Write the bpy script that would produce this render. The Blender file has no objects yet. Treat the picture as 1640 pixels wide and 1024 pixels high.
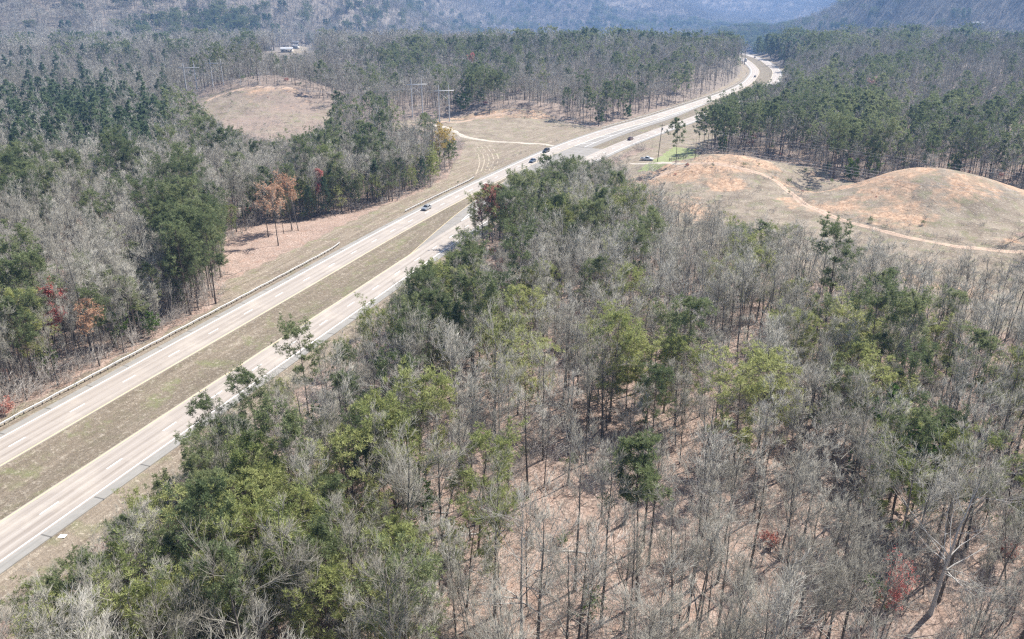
import bpy, math, random
import numpy as np
from mathutils import Vector, Matrix
R = np.random.RandomState(7)
random.seed(7)
PI = math.pi
scene = bpy.context.scene
COL = scene.collection

# ------------------------------------------------------------------ view
FOC, PITCH, CAMH = 1250.0, math.atan(512 / 1250.0), 67.0
CP, SP = math.cos(PITCH), math.sin(PITCH)


def ground(px, py, z=0.0):
    """where the sight line of a photo pixel meets the level z"""
    dx, dy = (px - 820) / FOC, (512 - py) / FOC
    d = np.array([dx, CP + dy * SP, -SP + dy * CP])
    t = (z - CAMH) / d[2]
    return d[0] * t, d[1] * t


def project(x, y, z):
    x, y, z = np.asarray(x, float), np.asarray(y, float), np.asarray(z, float) - CAMH
    dep = y * CP - z * SP
    up = y * SP + z * CP
    dep = np.maximum(dep, 1e-3)
    return 820 + FOC * x / dep, 512 - FOC * up / dep, dep


# ------------------------------------------------------------------ noise
def _hash(ix, iy, seed):
    n = (ix.astype(np.int64) * 374761393 + iy.astype(np.int64) * 668265263 + seed * 1442695041) & 0x7fffffff
    n = ((n ^ (n >> 13)) * 1274126177) & 0x7fffffff
    return ((n ^ (n >> 16)) & 0xffff) / 65535.0


def vnoise(x, y, scale, seed=0):
    x = np.asarray(x, float) / scale
    y = np.asarray(y, float) / scale
    ix, iy = np.floor(x), np.floor(y)
    fx, fy = x - ix, y - iy
    fx = fx * fx * (3 - 2 * fx)
    fy = fy * fy * (3 - 2 * fy)
    a, b = _hash(ix, iy, seed), _hash(ix + 1, iy, seed)
    c, d = _hash(ix, iy + 1, seed), _hash(ix + 1, iy + 1, seed)
    return (a * (1 - fx) + b * fx) * (1 - fy) + (c * (1 - fx) + d * fx) * fy


def fbm(x, y, scale, seed=0, octv=3):
    v, amp, tot = 0, 1.0, 0
    for k in range(octv):
        v = v + amp * vnoise(x, y, scale / 2 ** k, seed + k * 17)
        tot += amp
        amp *= .5
    return v / tot


def sstep(a, b, x):
    t = np.clip((x - a) / (b - a), 0, 1)
    return t * t * (3 - 2 * t)


# ------------------------------------------------------------------ highway course
KN = np.array([(-150, -80), (-117, 16), (-84.6, 112), (-60, 183.3), (-36.5, 251), (-11.4, 314.5), (18, 382), (52, 444),
               (82, 490), (116.7, 548), (166, 634), (198.8, 702), (221, 761), (240, 818), (254.5, 875), (276, 985),
               (284, 1071), (281, 1150), (264, 1230), (233, 1300)], float)


def resample(P, step):
    P = np.asarray(P, float)
    out = []
    for i in range(len(P) - 1):
        p0, p1, p2, p3 = P[max(i - 1, 0)], P[i], P[i + 1], P[min(i + 2, len(P) - 1)]
        n = max(2, int(np.hypot(*(p2 - p1)[:2]) / step))
        for k in range(n):
            t = k / n
            out.append(.5 * ((2 * p1) + (-p0 + p2) * t + (2 * p0 - 5 * p1 + 4 * p2 - p3) * t * t
                             + (-p0 + 3 * p1 - 3 * p2 + p3) * t ** 3))
    out.append(P[-1])
    return np.array(out)


def smooth(P, n):
    k = np.hanning(2 * n + 1)
    k /= k.sum()
    Q = np.vstack([2 * P[0] - P[n:0:-1], P, 2 * P[-1] - P[-2:-n - 2:-1]])
    return np.stack([np.convolve(Q[:, j], k, 'valid') for j in range(P.shape[1])], 1)


RC = smooth(resample(KN, 2.0), 14)
RS = np.concatenate([[0], np.cumsum(np.hypot(*np.diff(RC, axis=0).T))])
i0 = np.argmin(np.hypot(RC[:, 0] + 84.6, RC[:, 1] - 112))
RS = RS - RS[i0]                                   # s = 0 where the verge meets the photo's left edge
RT = np.gradient(RC, axis=0)
RT /= np.hypot(RT[:, 0], RT[:, 1])[:, None]
RN = np.stack([RT[:, 1], -RT[:, 0]], 1)            # to the right of travel


def road_so(x, y):
    """distance along the highway and offset to its right"""
    x, y = np.ravel(np.asarray(x, float)), np.ravel(np.asarray(y, float))
    S, O = np.full(x.shape, 9999.0), np.full(x.shape, 9999.0)
    m = np.where((y < 1500) & (y > -250) & (np.abs(x) < 900))[0]
    for a in range(0, len(m), 4000):
        q = m[a:a + 4000]
        d = (x[q, None] - RC[None, :, 0]) ** 2 + (y[q, None] - RC[None, :, 1]) ** 2
        j = d.argmin(1)
        S[q] = RS[j] + (x[q] - RC[j, 0]) * RT[j, 0] + (y[q] - RC[j, 1]) * RT[j, 1]
        o = (x[q] - RC[j, 0]) * RN[j, 0] + (y[q] - RC[j, 1]) * RN[j, 1]
        dd = np.sqrt(d[np.arange(len(q)), j])
        O[q] = np.where(o < 0, -dd, dd)
    return S, O


def road_pt(s, o):
    j = np.interp(s, RS, np.arange(len(RS)))
    c = np.stack([np.interp(j, np.arange(len(RS)), RC[:, k]) for k in (0, 1)], -1)
    n = np.stack([np.interp(j, np.arange(len(RS)), RN[:, k]) for k in (0, 1)], -1)
    return c + n * np.asarray(o)[..., None]


def near_left(s):
    return np.interp(s, [-50, 150, 280, 360, 430, 620], [20.2, 20.0, 23.4, 24.0, 22.6, 20.4])


# ------------------------------------------------------------------ relief
BUMPS = [  # x, y, sx, sy, height
    (-166, 545, 46, 36, 19.0), (-190, 650, 90, 38, -13.0), (-95, 560, 22, 50, -4.0), (-2, 502, 40, 14, 8.0), (0, 545, 60, 20, -4.0), (88, 318, 25, 19, 9.5),
    (149, 273, 24, 16, 12.0), (116, 293, 11, 16, -4.5), (190, 318, 60, 16, -4.0), (120, 350, 40, 12, -2.5),
    (-330, 900, 170, 120, 12.0), (40, 800, 190, 130, 17.0), (440, 800, 120, 190, 12.0), (640, 1120, 220, 150, 16), (100, 1380, 420, 210, -26), (-420, 1300, 220, 160, -12), (900, 1300, 200, 160, -14)]
HILLS = [
    (-1560, 2000, 560, 480, 290), (-900, 1620, 190, 260, 62), (-520, 1980, 165, 250, 150), (-540, 2750, 190, 330, 300), (130, 4100, 400, 480, 390),
    (-1500, 3900, 800, 700, 460), (985, 1800, 235, 240, 165), (1500, 2050, 300, 350, 190), (560, 2300, 150, 260, 40), (900, 4700, 260, 400, 120),
    (1500, 5300, 500, 500, 150), (2400, 4000, 700, 600, 180)]


def relief(x, y):
    x, y = np.asarray(x, float), np.asarray(y, float)
    sh = x.shape
    xr, yr = x.ravel(), y.ravel()
    z = (fbm(xr, yr, 60, 3, 3) - .5) * 2.8 + (fbm(xr, yr, 9, 4, 2) - .5) * 1.2
    for bx, by, sx, sy, h in BUMPS:
        z = z + h * np.exp(-.5 * (((xr - bx) / sx) ** 2 + ((yr - by) / sy) ** 2))
    d = np.hypot(xr, yr)
    far = sstep(700, 1500, d)
    hz = 0
    for bx, by, sx, sy, h in HILLS:
        hz = hz + h * np.exp(-.5 * (((xr - bx) / sx) ** 2 + ((yr - by) / sy) ** 2))
    rid = np.abs(fbm(xr + yr * .35, yr * .55, 520, 9, 3) - .5) * 2
    z = z + far * (hz * (.62 + .75 * (1 - rid)) + (.55 - np.abs(fbm(xr, yr, 420, 21, 3) - .5) * 4) * (22 + 30 * sstep(1400, 2600, d)))
    az = xr / np.maximum(yr, 1)
    z = z - 88 * sstep(1050, 1900, d) * sstep(-.34, -.12, az)
    z = z + sstep(4800, 7600, d) * (250 + 170 * (fbm(xr, yr * 0 + 3, 1900, 33, 3) - .5) * 2)
    # level ground for the highway, with a swale in the median
    S, O = road_so(xr, yr)
    nl = near_left(S)
    corr = 1 - np.maximum(sstep(3.5, 26, -O), sstep(nl + 10, nl + 40, O))
    med = np.where((S < 215) | (S > 300), 1, 0) * np.clip(1 - np.abs(O - (7.5 + nl) / 2) / 4.2, 0, 1)
    wide = np.where(S < 125, 1, np.where(S > 560, 1, 0))
    prof = -.16 - .75 * med * wide - .5 * sstep(2.0, 5, -O) - .5 * sstep(nl + 9.5, nl + 13, O)
    z = z * (1 - corr) + prof * corr
    return z.reshape(sh)


def axis(lo, hi, f0, f1, fine):
    a = list(np.arange(f0, f1 + .01, fine))
    st, v = fine, f1
    while v < hi:
        st = min(st * 1.09, 150)
        v += st
        a.append(v)
    st, v = fine, f0
    while v > lo:
        st = min(st * 1.09, 150)
        v -= st
        a.insert(0, v)
    return np.array(a)


GX = axis(-8600, 8600, -300, 330, 2.5)
GY = axis(-300, 9000, 20, 720, 2.5)
MX, MY = np.meshgrid(GX, GY)
GZ = relief(MX, MY)


def zat(x, y):
    """height of the ground sheet itself"""
    x, y = np.asarray(x, float), np.asarray(y, float)
    i = np.clip(np.searchsorted(GX, x) - 1, 0, len(GX) - 2)
    j = np.clip(np.searchsorted(GY, y) - 1, 0, len(GY) - 2)
    fx = np.clip((x - GX[i]) / (GX[i + 1] - GX[i]), 0, 1)
    fy = np.clip((y - GY[j]) / (GY[j + 1] - GY[j]), 0, 1)
    return (GZ[j, i] * (1 - fx) + GZ[j, i + 1] * fx) * (1 - fy) + (GZ[j + 1, i] * (1 - fx) + GZ[j + 1, i + 1] * fx) * fy


def spot(px, py, h=0.0):
    """ground point under a thing whose point at height h stands at a photo pixel"""
    dx, dy = (px - 820) / FOC, (512 - py) / FOC
    d = np.array([dx, CP + dy * SP, -SP + dy * CP])
    t = np.concatenate([np.arange(40, 900, .5), np.arange(900, 8000, 4.)])
    P = d[None, :] * t[:, None] / math.hypot(d[0], d[1])
    below = P[:, 2] + CAMH < zat(P[:, 0], P[:, 1]) + h
    k = np.argmax(below) if below.any() else len(t) - 1
    return float(P[k, 0]), float(P[k, 1])


def poly(pts):
    return np.array([spot(*p) for p in pts])


def inside(P, x, y):
    x, y = np.ravel(x), np.ravel(y)
    r = np.zeros(x.shape, bool)
    n = len(P)
    for i in range(n):
        x1, y1 = P[i]
        x2, y2 = P[(i + 1) % n]
        if y1 == y2:
            continue
        c = ((y1 > y) != (y2 > y)) & (x < (x2 - x1) * (y - y1) / (y2 - y1) + x1)
        r ^= c
    return r


# open ground, as outlines on the land
CLEAR_ORANGE = poly([(352, 480), (358, 400), (395, 372), (440, 356), (560, 344), (640, 322), (690, 300), (720, 283), (800, 284), (760, 330),
                     (560, 430), (420, 520), (300, 590)])
CLEAR_MID = poly([(720, 290), (728, 262), (745, 235), (735, 222), (690, 214), (640, 208), (560, 214), (580, 200), (640, 193), (700, 192),
                  (760, 180), (830, 173), (875, 180), (905, 195), (945, 204), (1010, 200), (1000, 240), (860, 290), (800, 300)])
CLEAR_KNOLL = poly([(312, 158), (340, 148), (420, 138), (480, 143), (545, 176), (560, 196), (520, 214), (470, 224), (430, 228), (380, 216),
                    (330, 186)])
CLEAR_RIGHT = poly([(960, 290), (985, 262), (1035, 240), (1085, 234), (1112, 243), (1200, 252), (1310, 276), (1400, 288), (1470, 318),
                    (1560, 348), (1660, 386), (1700, 560), (1500, 500), (1300, 452), (1200, 420), (1100, 392), (1040, 360), (985, 325)])
LAWN = poly([(1035, 262), (1078, 236), (1112, 240), (1122, 252), (1080, 258), (1050, 275), (1020, 276)])
FAR_FIELD = poly([(455, 86), (462, 78), (490, 77), (484, 86)])


def open_ground(x, y):
    x, y = np.ravel(x), np.ravel(y)
    S, O = road_so(x, y)
    nl = near_left(S)
    wl = np.interp(S, [-200, 30, 300, 330, 480, 700], [-6.5, -7, -8, -9, -8, -9])
    wr = np.interp(S, [-200, 60, 140, 240, 420, 520], [17, 15.5, 12.5, 12, 13, 14])
    wr = np.where((S > 318) & (S < 405), 42, wr)
    corr = (O > wl) & (O < nl + wr) & (S < 1400)
    o = corr | (((x - 158) / 52) ** 2 + ((y - 283) / 34) ** 2 < 1) | (((x - 97) / 36) ** 2 + ((y - 330) / 30) ** 2 < 1) | (((x - 178) / 42) ** 2 + ((y - 256) / 30) ** 2 < 1)
    for P in (CLEAR_ORANGE, CLEAR_MID, CLEAR_KNOLL, CLEAR_RIGHT, FAR_FIELD):
        o |= inside(P, x, y)
    return o, S, O


# ------------------------------------------------------------------ helpers for objects
def tag(o, label=None, cat=None, group=None, kind=None):
    if label: o['label'] = label
    if cat: o['category'] = cat
    if group: o['group'] = group
    if kind: o['kind'] = kind
    return o


def empty(name, loc, rz=0.0, s=1.0):
    o = bpy.data.objects.new(name, None)
    COL.objects.link(o)
    o.location = loc
    o.rotation_euler = (0, 0, rz)
    o.scale = (s, s, s)
    o.empty_display_size = .5
    return o


class MB:
    """collects verts and faces for one mesh"""

    def __init__(self):
        self.v, self.f, self.m, self.uv, self.n = [], [], [], [], 0

    def add(self, V, F, mat=0):
        V = np.asarray(V, float).reshape(-1, 3)
        self.v.append(V)
        F = np.asarray(F, np.int64)
        self.f.append(F + self.n)
        self.m.append(np.full(len(F), mat))
        self.n += len(V)

    def segs(self, P0, P1, r0, r1, sides=3, mat=0):
        """tapered prisms from P0 to P1"""
        P0, P1 = np.asarray(P0, float).reshape(-1, 3), np.asarray(P1, float).reshape(-1, 3)
        n = len(P0)
        r0, r1 = np.broadcast_to(r0, (n,)), np.broadcast_to(r1, (n,))
        d = P1 - P0
        d = d / np.maximum(np.linalg.norm(d, axis=1), 1e-6)[:, None]
        ref = np.where(np.abs(d[:, 2:3]) < .9, np.array([[0, 0, 1.]]), np.array([[1., 0, 0]]))
        a = np.cross(d, ref)
        a /= np.linalg.norm(a, axis=1)[:, None]
        b = np.cross(d, a)
        ang = np.arange(sides) * 2 * PI / sides
        off = a[:, None, :] * np.cos(ang)[None, :, None] + b[:, None, :] * np.sin(ang)[None, :, None]
        V = np.concatenate([P0[:, None, :] + off * r0[:, None, None], P1[:, None, :] + off * r1[:, None, None]], 1)
        k = np.arange(sides)
        k2 = (k + 1) % sides
        F = np.stack([k, k2, k2 + sides, k + sides], 1)[None] + (np.arange(n) * 2 * sides)[:, None, None]
        self.add(V, F.reshape(-1, 4), mat)

    def spikes(self, P0, P1, w, mat=0):
        """thin three sided spikes"""
        P0, P1 = np.asarray(P0, float).reshape(-1, 3), np.asarray(P1, float).reshape(-1, 3)
        n = len(P0)
        d = P1 - P0
        d = d / np.maximum(np.linalg.norm(d, axis=1), 1e-6)[:, None]
        a = np.cross(d, R.normal(size=(n, 3)))
        a /= np.maximum(np.linalg.norm(a, axis=1), 1e-6)[:, None]
        b = np.cross(d, a)
        w = np.broadcast_to(w, (n,))[:, None]
        V = np.stack([P0 + a * w, P0 + (-.5 * a + .866 * b) * w, P0 + (-.5 * a - .866 * b) * w, P1], 1)
        F = np.array([[0, 1, 3], [1, 2, 3], [2, 0, 3]])[None] + (np.arange(n) * 4)[:, None, None]
        self.add(V, F.reshape(-1, 3), mat)

    def blades(self, P0, P1, w, mat=0, nrm=None):
        """flat leaf shapes"""
        P0, P1 = np.asarray(P0, float).reshape(-1, 3), np.asarray(P1, float).reshape(-1, 3)
        n = len(P0)
        d = P1 - P0
        a = np.cross(d, R.normal(size=(n, 3)) if nrm is None else nrm)
        a /= np.maximum(np.linalg.norm(a, axis=1), 1e-6)[:, None]
        w = np.broadcast_to(w, (n,))[:, None]
        V = np.stack([P0, P0 + d * .55 + a * w, P1, P0 + d * .55 - a * w], 1)
        F = np.array([[0, 1, 2, 3]])[None] + (np.arange(n) * 4)[:, None, None]
        self.add(V, F.reshape(-1, 4), mat)

    def box(self, c, s, rz=0.0, mat=0, taper=1.0):
        x, y, z = np.array(s) / 2
        V = np.array([(-x, -y, -z), (x, -y, -z), (x, y, -z), (-x, y, -z), (-x * taper, -y * taper, z), (x * taper, -y * taper, z),
                      (x * taper, y * taper, z), (-x * taper, y * taper, z)])
        cs, sn = math.cos(rz), math.sin(rz)
        V = np.stack([V[:, 0] * cs - V[:, 1] * sn, V[:, 0] * sn + V[:, 1] * cs, V[:, 2]], 1) + np.array(c)
        self.add(V, [(0, 3, 2, 1), (4, 5, 6, 7), (0, 1, 5, 4), (1, 2, 6, 5), (2, 3, 7, 6), (3, 0, 4, 7)], mat)

    def mesh(self, name, mats, smooth_=False):
        V = np.vstack(self.v).astype(np.float32)
        tot = np.concatenate([np.full(len(f), f.shape[1]) for f in self.f])
        loops = np.concatenate([f.ravel() for f in self.f])
        me = bpy.data.meshes.new(name)
        me.vertices.add(len(V))
        me.vertices.foreach_set('co', V.ravel())
        me.loops.add(len(loops))
        me.loops.foreach_set('vertex_index', loops.astype(np.int32))
        me.polygons.add(len(tot))
        st = np.concatenate([[0], np.cumsum(tot)[:-1]])
        me.polygons.foreach_set('loop_start', st.astype(np.int32))
        for m in (mats if isinstance(mats, (list, tuple)) else [mats]):
            me.materials.append(m)
        me.polygons.foreach_set('material_index', np.concatenate(self.m).astype(np.int32))
        me.update(calc_edges=True)
        if smooth_:
            me.polygons.foreach_set('use_smooth', np.ones(len(tot), bool))
        return me

    def build(self, name, mats, parent=None, smooth_=False):
        o = bpy.data.objects.new(name, self.mesh(name, mats, smooth_))
        COL.objects.link(o)
        if parent: o.parent = parent
        return o


# ------------------------------------------------------------------ materials
def new_mat(name):
    m = bpy.data.materials.new(name)
    m.use_nodes = True
    nt = m.node_tree
    b = nt.nodes['Principled BSDF']
    return m, nt, b


def nd(nt, t, **kw):
    n = nt.nodes.new(t)
    for k, v in kw.items():
        if k in n.inputs.keys():
            n.inputs[k].default_value = v
        else:
            setattr(n, k, v)
    return n


def ramp(nt, src, stops):
    r = nt.nodes.new('ShaderNodeValToRGB')
    while len(r.color_ramp.elements) < len(stops):
        r.color_ramp.elements.new(.5)
    for e, (p, c) in zip(r.color_ramp.elements, stops):
        e.position = p
        e.color = (*c, 1) if len(c) == 3 else c
    nt.links.new(src, r.inputs[0])
    return r.outputs[0]


def mixc(nt, fac, a, b, mode='MIX'):
    m = nt.nodes.new('ShaderNodeMix')
    m.data_type = 'RGBA'
    m.blend_type = mode
    for sock, v in ((m.inputs[0], fac), (m.inputs[6], a), (m.inputs[7], b)):
        if hasattr(v, 'is_linked') or hasattr(v, 'links'):
            nt.links.new(v, sock)
        elif isinstance(v, (tuple, list)):
            sock.default_value = (*v, 1) if len(v) == 3 else v
        else:
            sock.default_value = v
    return m.outputs[2]


def mathn(nt, op, a, b=None, c=None, clamp=False):
    m = nt.nodes.new('ShaderNodeMath')
    m.operation = op
    m.use_clamp = clamp
    for i, v in enumerate((a, b, c)):
        if v is None: continue
        if hasattr(v, 'links'):
            nt.links.new(v, m.inputs[i])
        else:
            m.inputs[i].default_value = v
    return m.outputs[0]


def noise(nt, vec, scale, detail=4, rough=.6, dim='3D'):
    n = nt.nodes.new('ShaderNodeTexNoise')
    n.inputs['Scale'].default_value = scale
    n.inputs['Detail'].default_value = detail
    n.inputs['Roughness'].default_value = rough
    if vec is not None: nt.links.new(vec, n.inputs['Vector'])
    return n.outputs['Fac']


def plain(name, col, rough=.6, metal=0.0, var=.12, scale=3.0):
    m, nt, b = new_mat(name)
    tc = nd(nt, 'ShaderNodeTexCoord')
    f = noise(nt, tc.outputs['Object'], scale, 3)
    c = ramp(nt, f, [(.25, tuple(x * (1 - var) for x in col)), (.75, tuple(min(1, x * (1 + var)) for x in col))])
    nt.links.new(c, b.inputs['Base Color'])
    b.inputs['Roughness'].default_value = rough
    b.inputs['Metallic'].default_value = metal
    return m


def tree_mat(name, stops, rough=.8, sub=0.0, nscale=1.2):
    """colour varies from tree to tree and softly inside one"""
    m, nt, b = new_mat(name)
    oi = nd(nt, 'ShaderNodeObjectInfo')
    tc = nd(nt, 'ShaderNodeTexCoord')
    f = noise(nt, tc.outputs['Object'], nscale, 2)
    stand = noise(nt, oi.outputs['Location'], .0075, 3, .55)
    v = mathn(nt, 'MULTIPLY_ADD', f, .5, mathn(nt, 'MULTIPLY_ADD', oi.outputs['Random'], .6, -.47))
    v = mathn(nt, 'MULTIPLY_ADD', stand, .85, v)
    c = ramp(nt, v, stops)
    nt.links.new(c, b.inputs['Base Color'])
    b.inputs['Roughness'].default_value = rough
    b.inputs['Specular IOR Level'].default_value = .25
    if sub > 0:
        tr = nd(nt, 'ShaderNodeBsdfTranslucent')
        nt.links.new(c, tr.inputs['Color'])
        mx = nd(nt, 'ShaderNodeMixShader')
        mx.inputs[0].default_value = sub
        nt.links.new(b.outputs[0], mx.inputs[1])
        nt.links.new(tr.outputs[0], mx.inputs[2])
        nt.links.new(mx.outputs[0], nt.nodes['Material Output'].inputs[0])
    return m


M_BARK = tree_mat('grey_bark', [(.1, (.075, .064, .054)), (.5, (.14, .123, .107)), (.9, (.25, .23, .205))], .9)
M_LIMB = tree_mat('pale_limbs', [(.1, (.185, .17, .143)), (.5, (.28, .26, .222)), (.9, (.40, .378, .335))], .85)
M_PALE = tree_mat('pale_bark', [(.1, (.30, .28, .255)), (.9, (.52, .50, .47))], .85)
M_TWIG = tree_mat('twigs', [(.1, (.222, .206, .168)), (.5, (.345, .325, .275)), (.9, (.51, .486, .43))], .8)
M_PINEBARK = tree_mat('pine_bark', [(.1, (.075, .055, .045)), (.9, (.17, .13, .105))], .95)
M_NEEDLE = tree_mat('dark_pine_needles', [(.1, (.11, .145, .065)), (.5, (.18, .215, .098)), (.9, (.275, .30, .145))], .6, .4)
M_NEEDLE_Y = tree_mat('yellow_green_needles', [(.1, (.20, .24, .085)), (.5, (.31, .335, .125)), (.9, (.44, .45, .19))], .6, .4)
M_NEEDLE_B = tree_mat('blue_green_needles', [(.1, (.085, .13, .075)), (.5, (.14, .195, .105)), (.9, (.22, .27, .15))], .6, .4)
M_LEAF_G = tree_mat('bright_green_leaves', [(.1, (.07, .13, .025)), (.5, (.115, .19, .035)), (.9, (.17, .24, .05))], .5, .3)
M_RED = tree_mat('red_buds', [(.1, (.46, .13, .11)), (.9, (.62, .215, .18))], .7, .3)
M_ORANGE = tree_mat('orange_buds', [(.1, (.43, .25, .15)), (.9, (.60, .39, .26))], .7, .3)
M_RUST = tree_mat('rusty_leaves', [(.1, (.44, .19, .145)), (.9, (.62, .32, .25))], .7, .25)
M_YELLOW = tree_mat('yellow_catkins', [(.1, (.42, .30, .07)), (.9, (.56, .42, .12))], .7, .3)
M_PINK = tree_mat('pink_buds', [(.1, (.42, .26, .24)), (.9, (.55, .36, .33))], .7, .3)
M_BRUSH = tree_mat('brush_stems', [(.1, (.25, .215, .185)), (.5, (.35, .315, .28)), (.9, (.46, .425, .39))], .85)


def ground_mat():
    m, nt, b = new_mat('land')
    tc = nd(nt, 'ShaderNodeTexCoord')
    P = tc.outputs['Object']
    at = nd(nt, 'ShaderNodeAttribute', attribute_name='zone')
    sep = nd(nt, 'ShaderNodeSeparateColor')
    nt.links.new(at.outputs['Color'], sep.inputs[0])
    uv = nd(nt, 'ShaderNodeUVMap', uv_map='along')
    mp = nd(nt, 'ShaderNodeMapping')
    mp.inputs['Scale'].default_value = (.05, .9, 1)
    nt.links.new(uv.outputs[0], mp.inputs[0])
    wob = noise(nt, P, .35, 4)
    fine = noise(nt, P, 2.2, 5, .75)
    mid = noise(nt, P, .22, 4, .6)
    big = noise(nt, P, .035, 3, .6)
    # leaf litter under the trees
    lit = ramp(nt, fine, [(.33, (.085, .06, .046)), (.47, (.31, .222, .178)), (.58, (.46, .352, .295)), (.74, (.63, .525, .46))])
    lit = mixc(nt, mathn(nt, 'MULTIPLY_ADD', mid, 2.4, -.85, clamp=True), lit, mixc(nt, .68, lit, (.19, .145, .118)))
    lit = mixc(nt, ramp(nt, noise(nt, P, .55, 5, .7), [(.50, (0, 0, 0)), (.66, (.55, .55, .55))]), lit, (.33, .205, .15))
    sx = nd(nt, 'ShaderNodeSeparateXYZ')
    nt.links.new(P, sx.inputs[0])
    lit = mixc(nt, mathn(nt, 'MULTIPLY_ADD', sx.outputs[1], 1 / 500, -.5, clamp=True), lit, (.19, .165, .14))
    # dry mown grass of the verges, streaked along the road
    strk = mathn(nt, 'ADD', mathn(nt, 'MULTIPLY', mathn(nt, 'SUBTRACT', noise(nt, mp.outputs[0], 1.0, 5, .7), .5), at.outputs['Alpha']), mathn(nt, 'MULTIPLY_ADD', mathn(nt, 'SUBTRACT', 1.0, at.outputs['Alpha']), mathn(nt, 'SUBTRACT', noise(nt, P, .13, 6, .75), .5), .5))
    dry = ramp(nt, fine, [(.3, (.125, .098, .072)), (.5, (.225, .183, .138)), (.7, (.345, .288, .225))])
    dry = mixc(nt, mathn(nt, 'MULTIPLY_ADD', strk, 3.0, -1.1, clamp=True), mixc(nt, .7, dry, (.15, .118, .088)), mixc(nt, .4, dry, (.50, .43, .34)))
    grn = mixc(nt, fine, (.10, .125, .045), (.24, .25, .12))
    dry = mixc(nt, ramp(nt, mid, [(.52, (0, 0, 0)), (.70, (.62, .62, .62))]), dry, grn)
    # tawny broom sedge
    org = ramp(nt, noise(nt, P, .8, 6, .75), [(.30, (.19, .12, .08)), (.45, (.38, .245, .16)), (.56, (.52, .355, .24)), (.72, (.62, .475, .355))])
    org = mixc(nt, ramp(nt, mid, [(.46, (0, 0, 0)), (.62, (.65, .65, .65))]), org, mixc(nt, fine, (.16, .135, .09), (.34, .27, .21)))
    lawn = mixc(nt, noise(nt, P, .5, 4), (.15, .19, .07), (.33, .35, .18))

    def edge(ch):
        return ramp(nt, mathn(nt, 'ADD', ch, mathn(nt, 'MULTIPLY_ADD', wob, .7, -.35)), [(.40, (0, 0, 0)), (.60, (1, 1, 1))])
    mp2 = nd(nt, 'ShaderNodeMapping')
    mp2.inputs['Scale'].default_value = (.022, .33, 1)
    nt.links.new(uv.outputs[0], mp2.inputs[0])
    st2 = mathn(nt, 'MULTIPLY', noise(nt, mp2.outputs[0], 1.0, 4, .65), at.outputs['Alpha'])
    dry = mixc(nt, ramp(nt, st2, [(.46, (0, 0, 0)), (.66, (.75, .75, .75))]), dry, mixc(nt, fine, (.13, .105, .08), (.23, .185, .14)))
    tus = noise(nt, P, 1.1, 5, .8)
    dry = mixc(nt, ramp(nt, tus, [(.56, (0, 0, 0)), (.66, (.7, .7, .7))]), dry, (.52, .46, .37))
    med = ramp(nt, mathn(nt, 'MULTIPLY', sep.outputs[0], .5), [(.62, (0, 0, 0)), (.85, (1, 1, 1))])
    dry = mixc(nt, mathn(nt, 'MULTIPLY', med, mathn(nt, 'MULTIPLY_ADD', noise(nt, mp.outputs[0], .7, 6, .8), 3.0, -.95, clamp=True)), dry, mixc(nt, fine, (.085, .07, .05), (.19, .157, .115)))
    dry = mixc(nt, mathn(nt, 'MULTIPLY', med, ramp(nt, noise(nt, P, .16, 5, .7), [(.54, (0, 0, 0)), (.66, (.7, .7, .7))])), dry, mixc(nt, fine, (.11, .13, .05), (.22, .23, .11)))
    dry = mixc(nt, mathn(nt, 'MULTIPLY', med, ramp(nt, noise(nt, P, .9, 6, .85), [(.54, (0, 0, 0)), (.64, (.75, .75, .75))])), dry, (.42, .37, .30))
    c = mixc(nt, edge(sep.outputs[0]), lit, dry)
    c = mixc(nt, edge(sep.outputs[2]), c, org)
    c = mixc(nt, edge(sep.outputs[1]), c, lawn)
    c = mixc(nt, mathn(nt, 'MULTIPLY', big, .35), c, mixc(nt, .5, c, (.2, .165, .13)))
    nt.links.new(c, b.inputs['Base Color'])
    b.inputs['Roughness'].default_value = .95
    b.inputs['Specular IOR Level'].default_value = .1
    bp = nd(nt, 'ShaderNodeBump', Strength=.8, Distance=.35)
    nt.links.new(fine, bp.inputs['Height'])
    nt.links.new(bp.outputs[0], b.inputs['Normal'])
    return m


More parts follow.
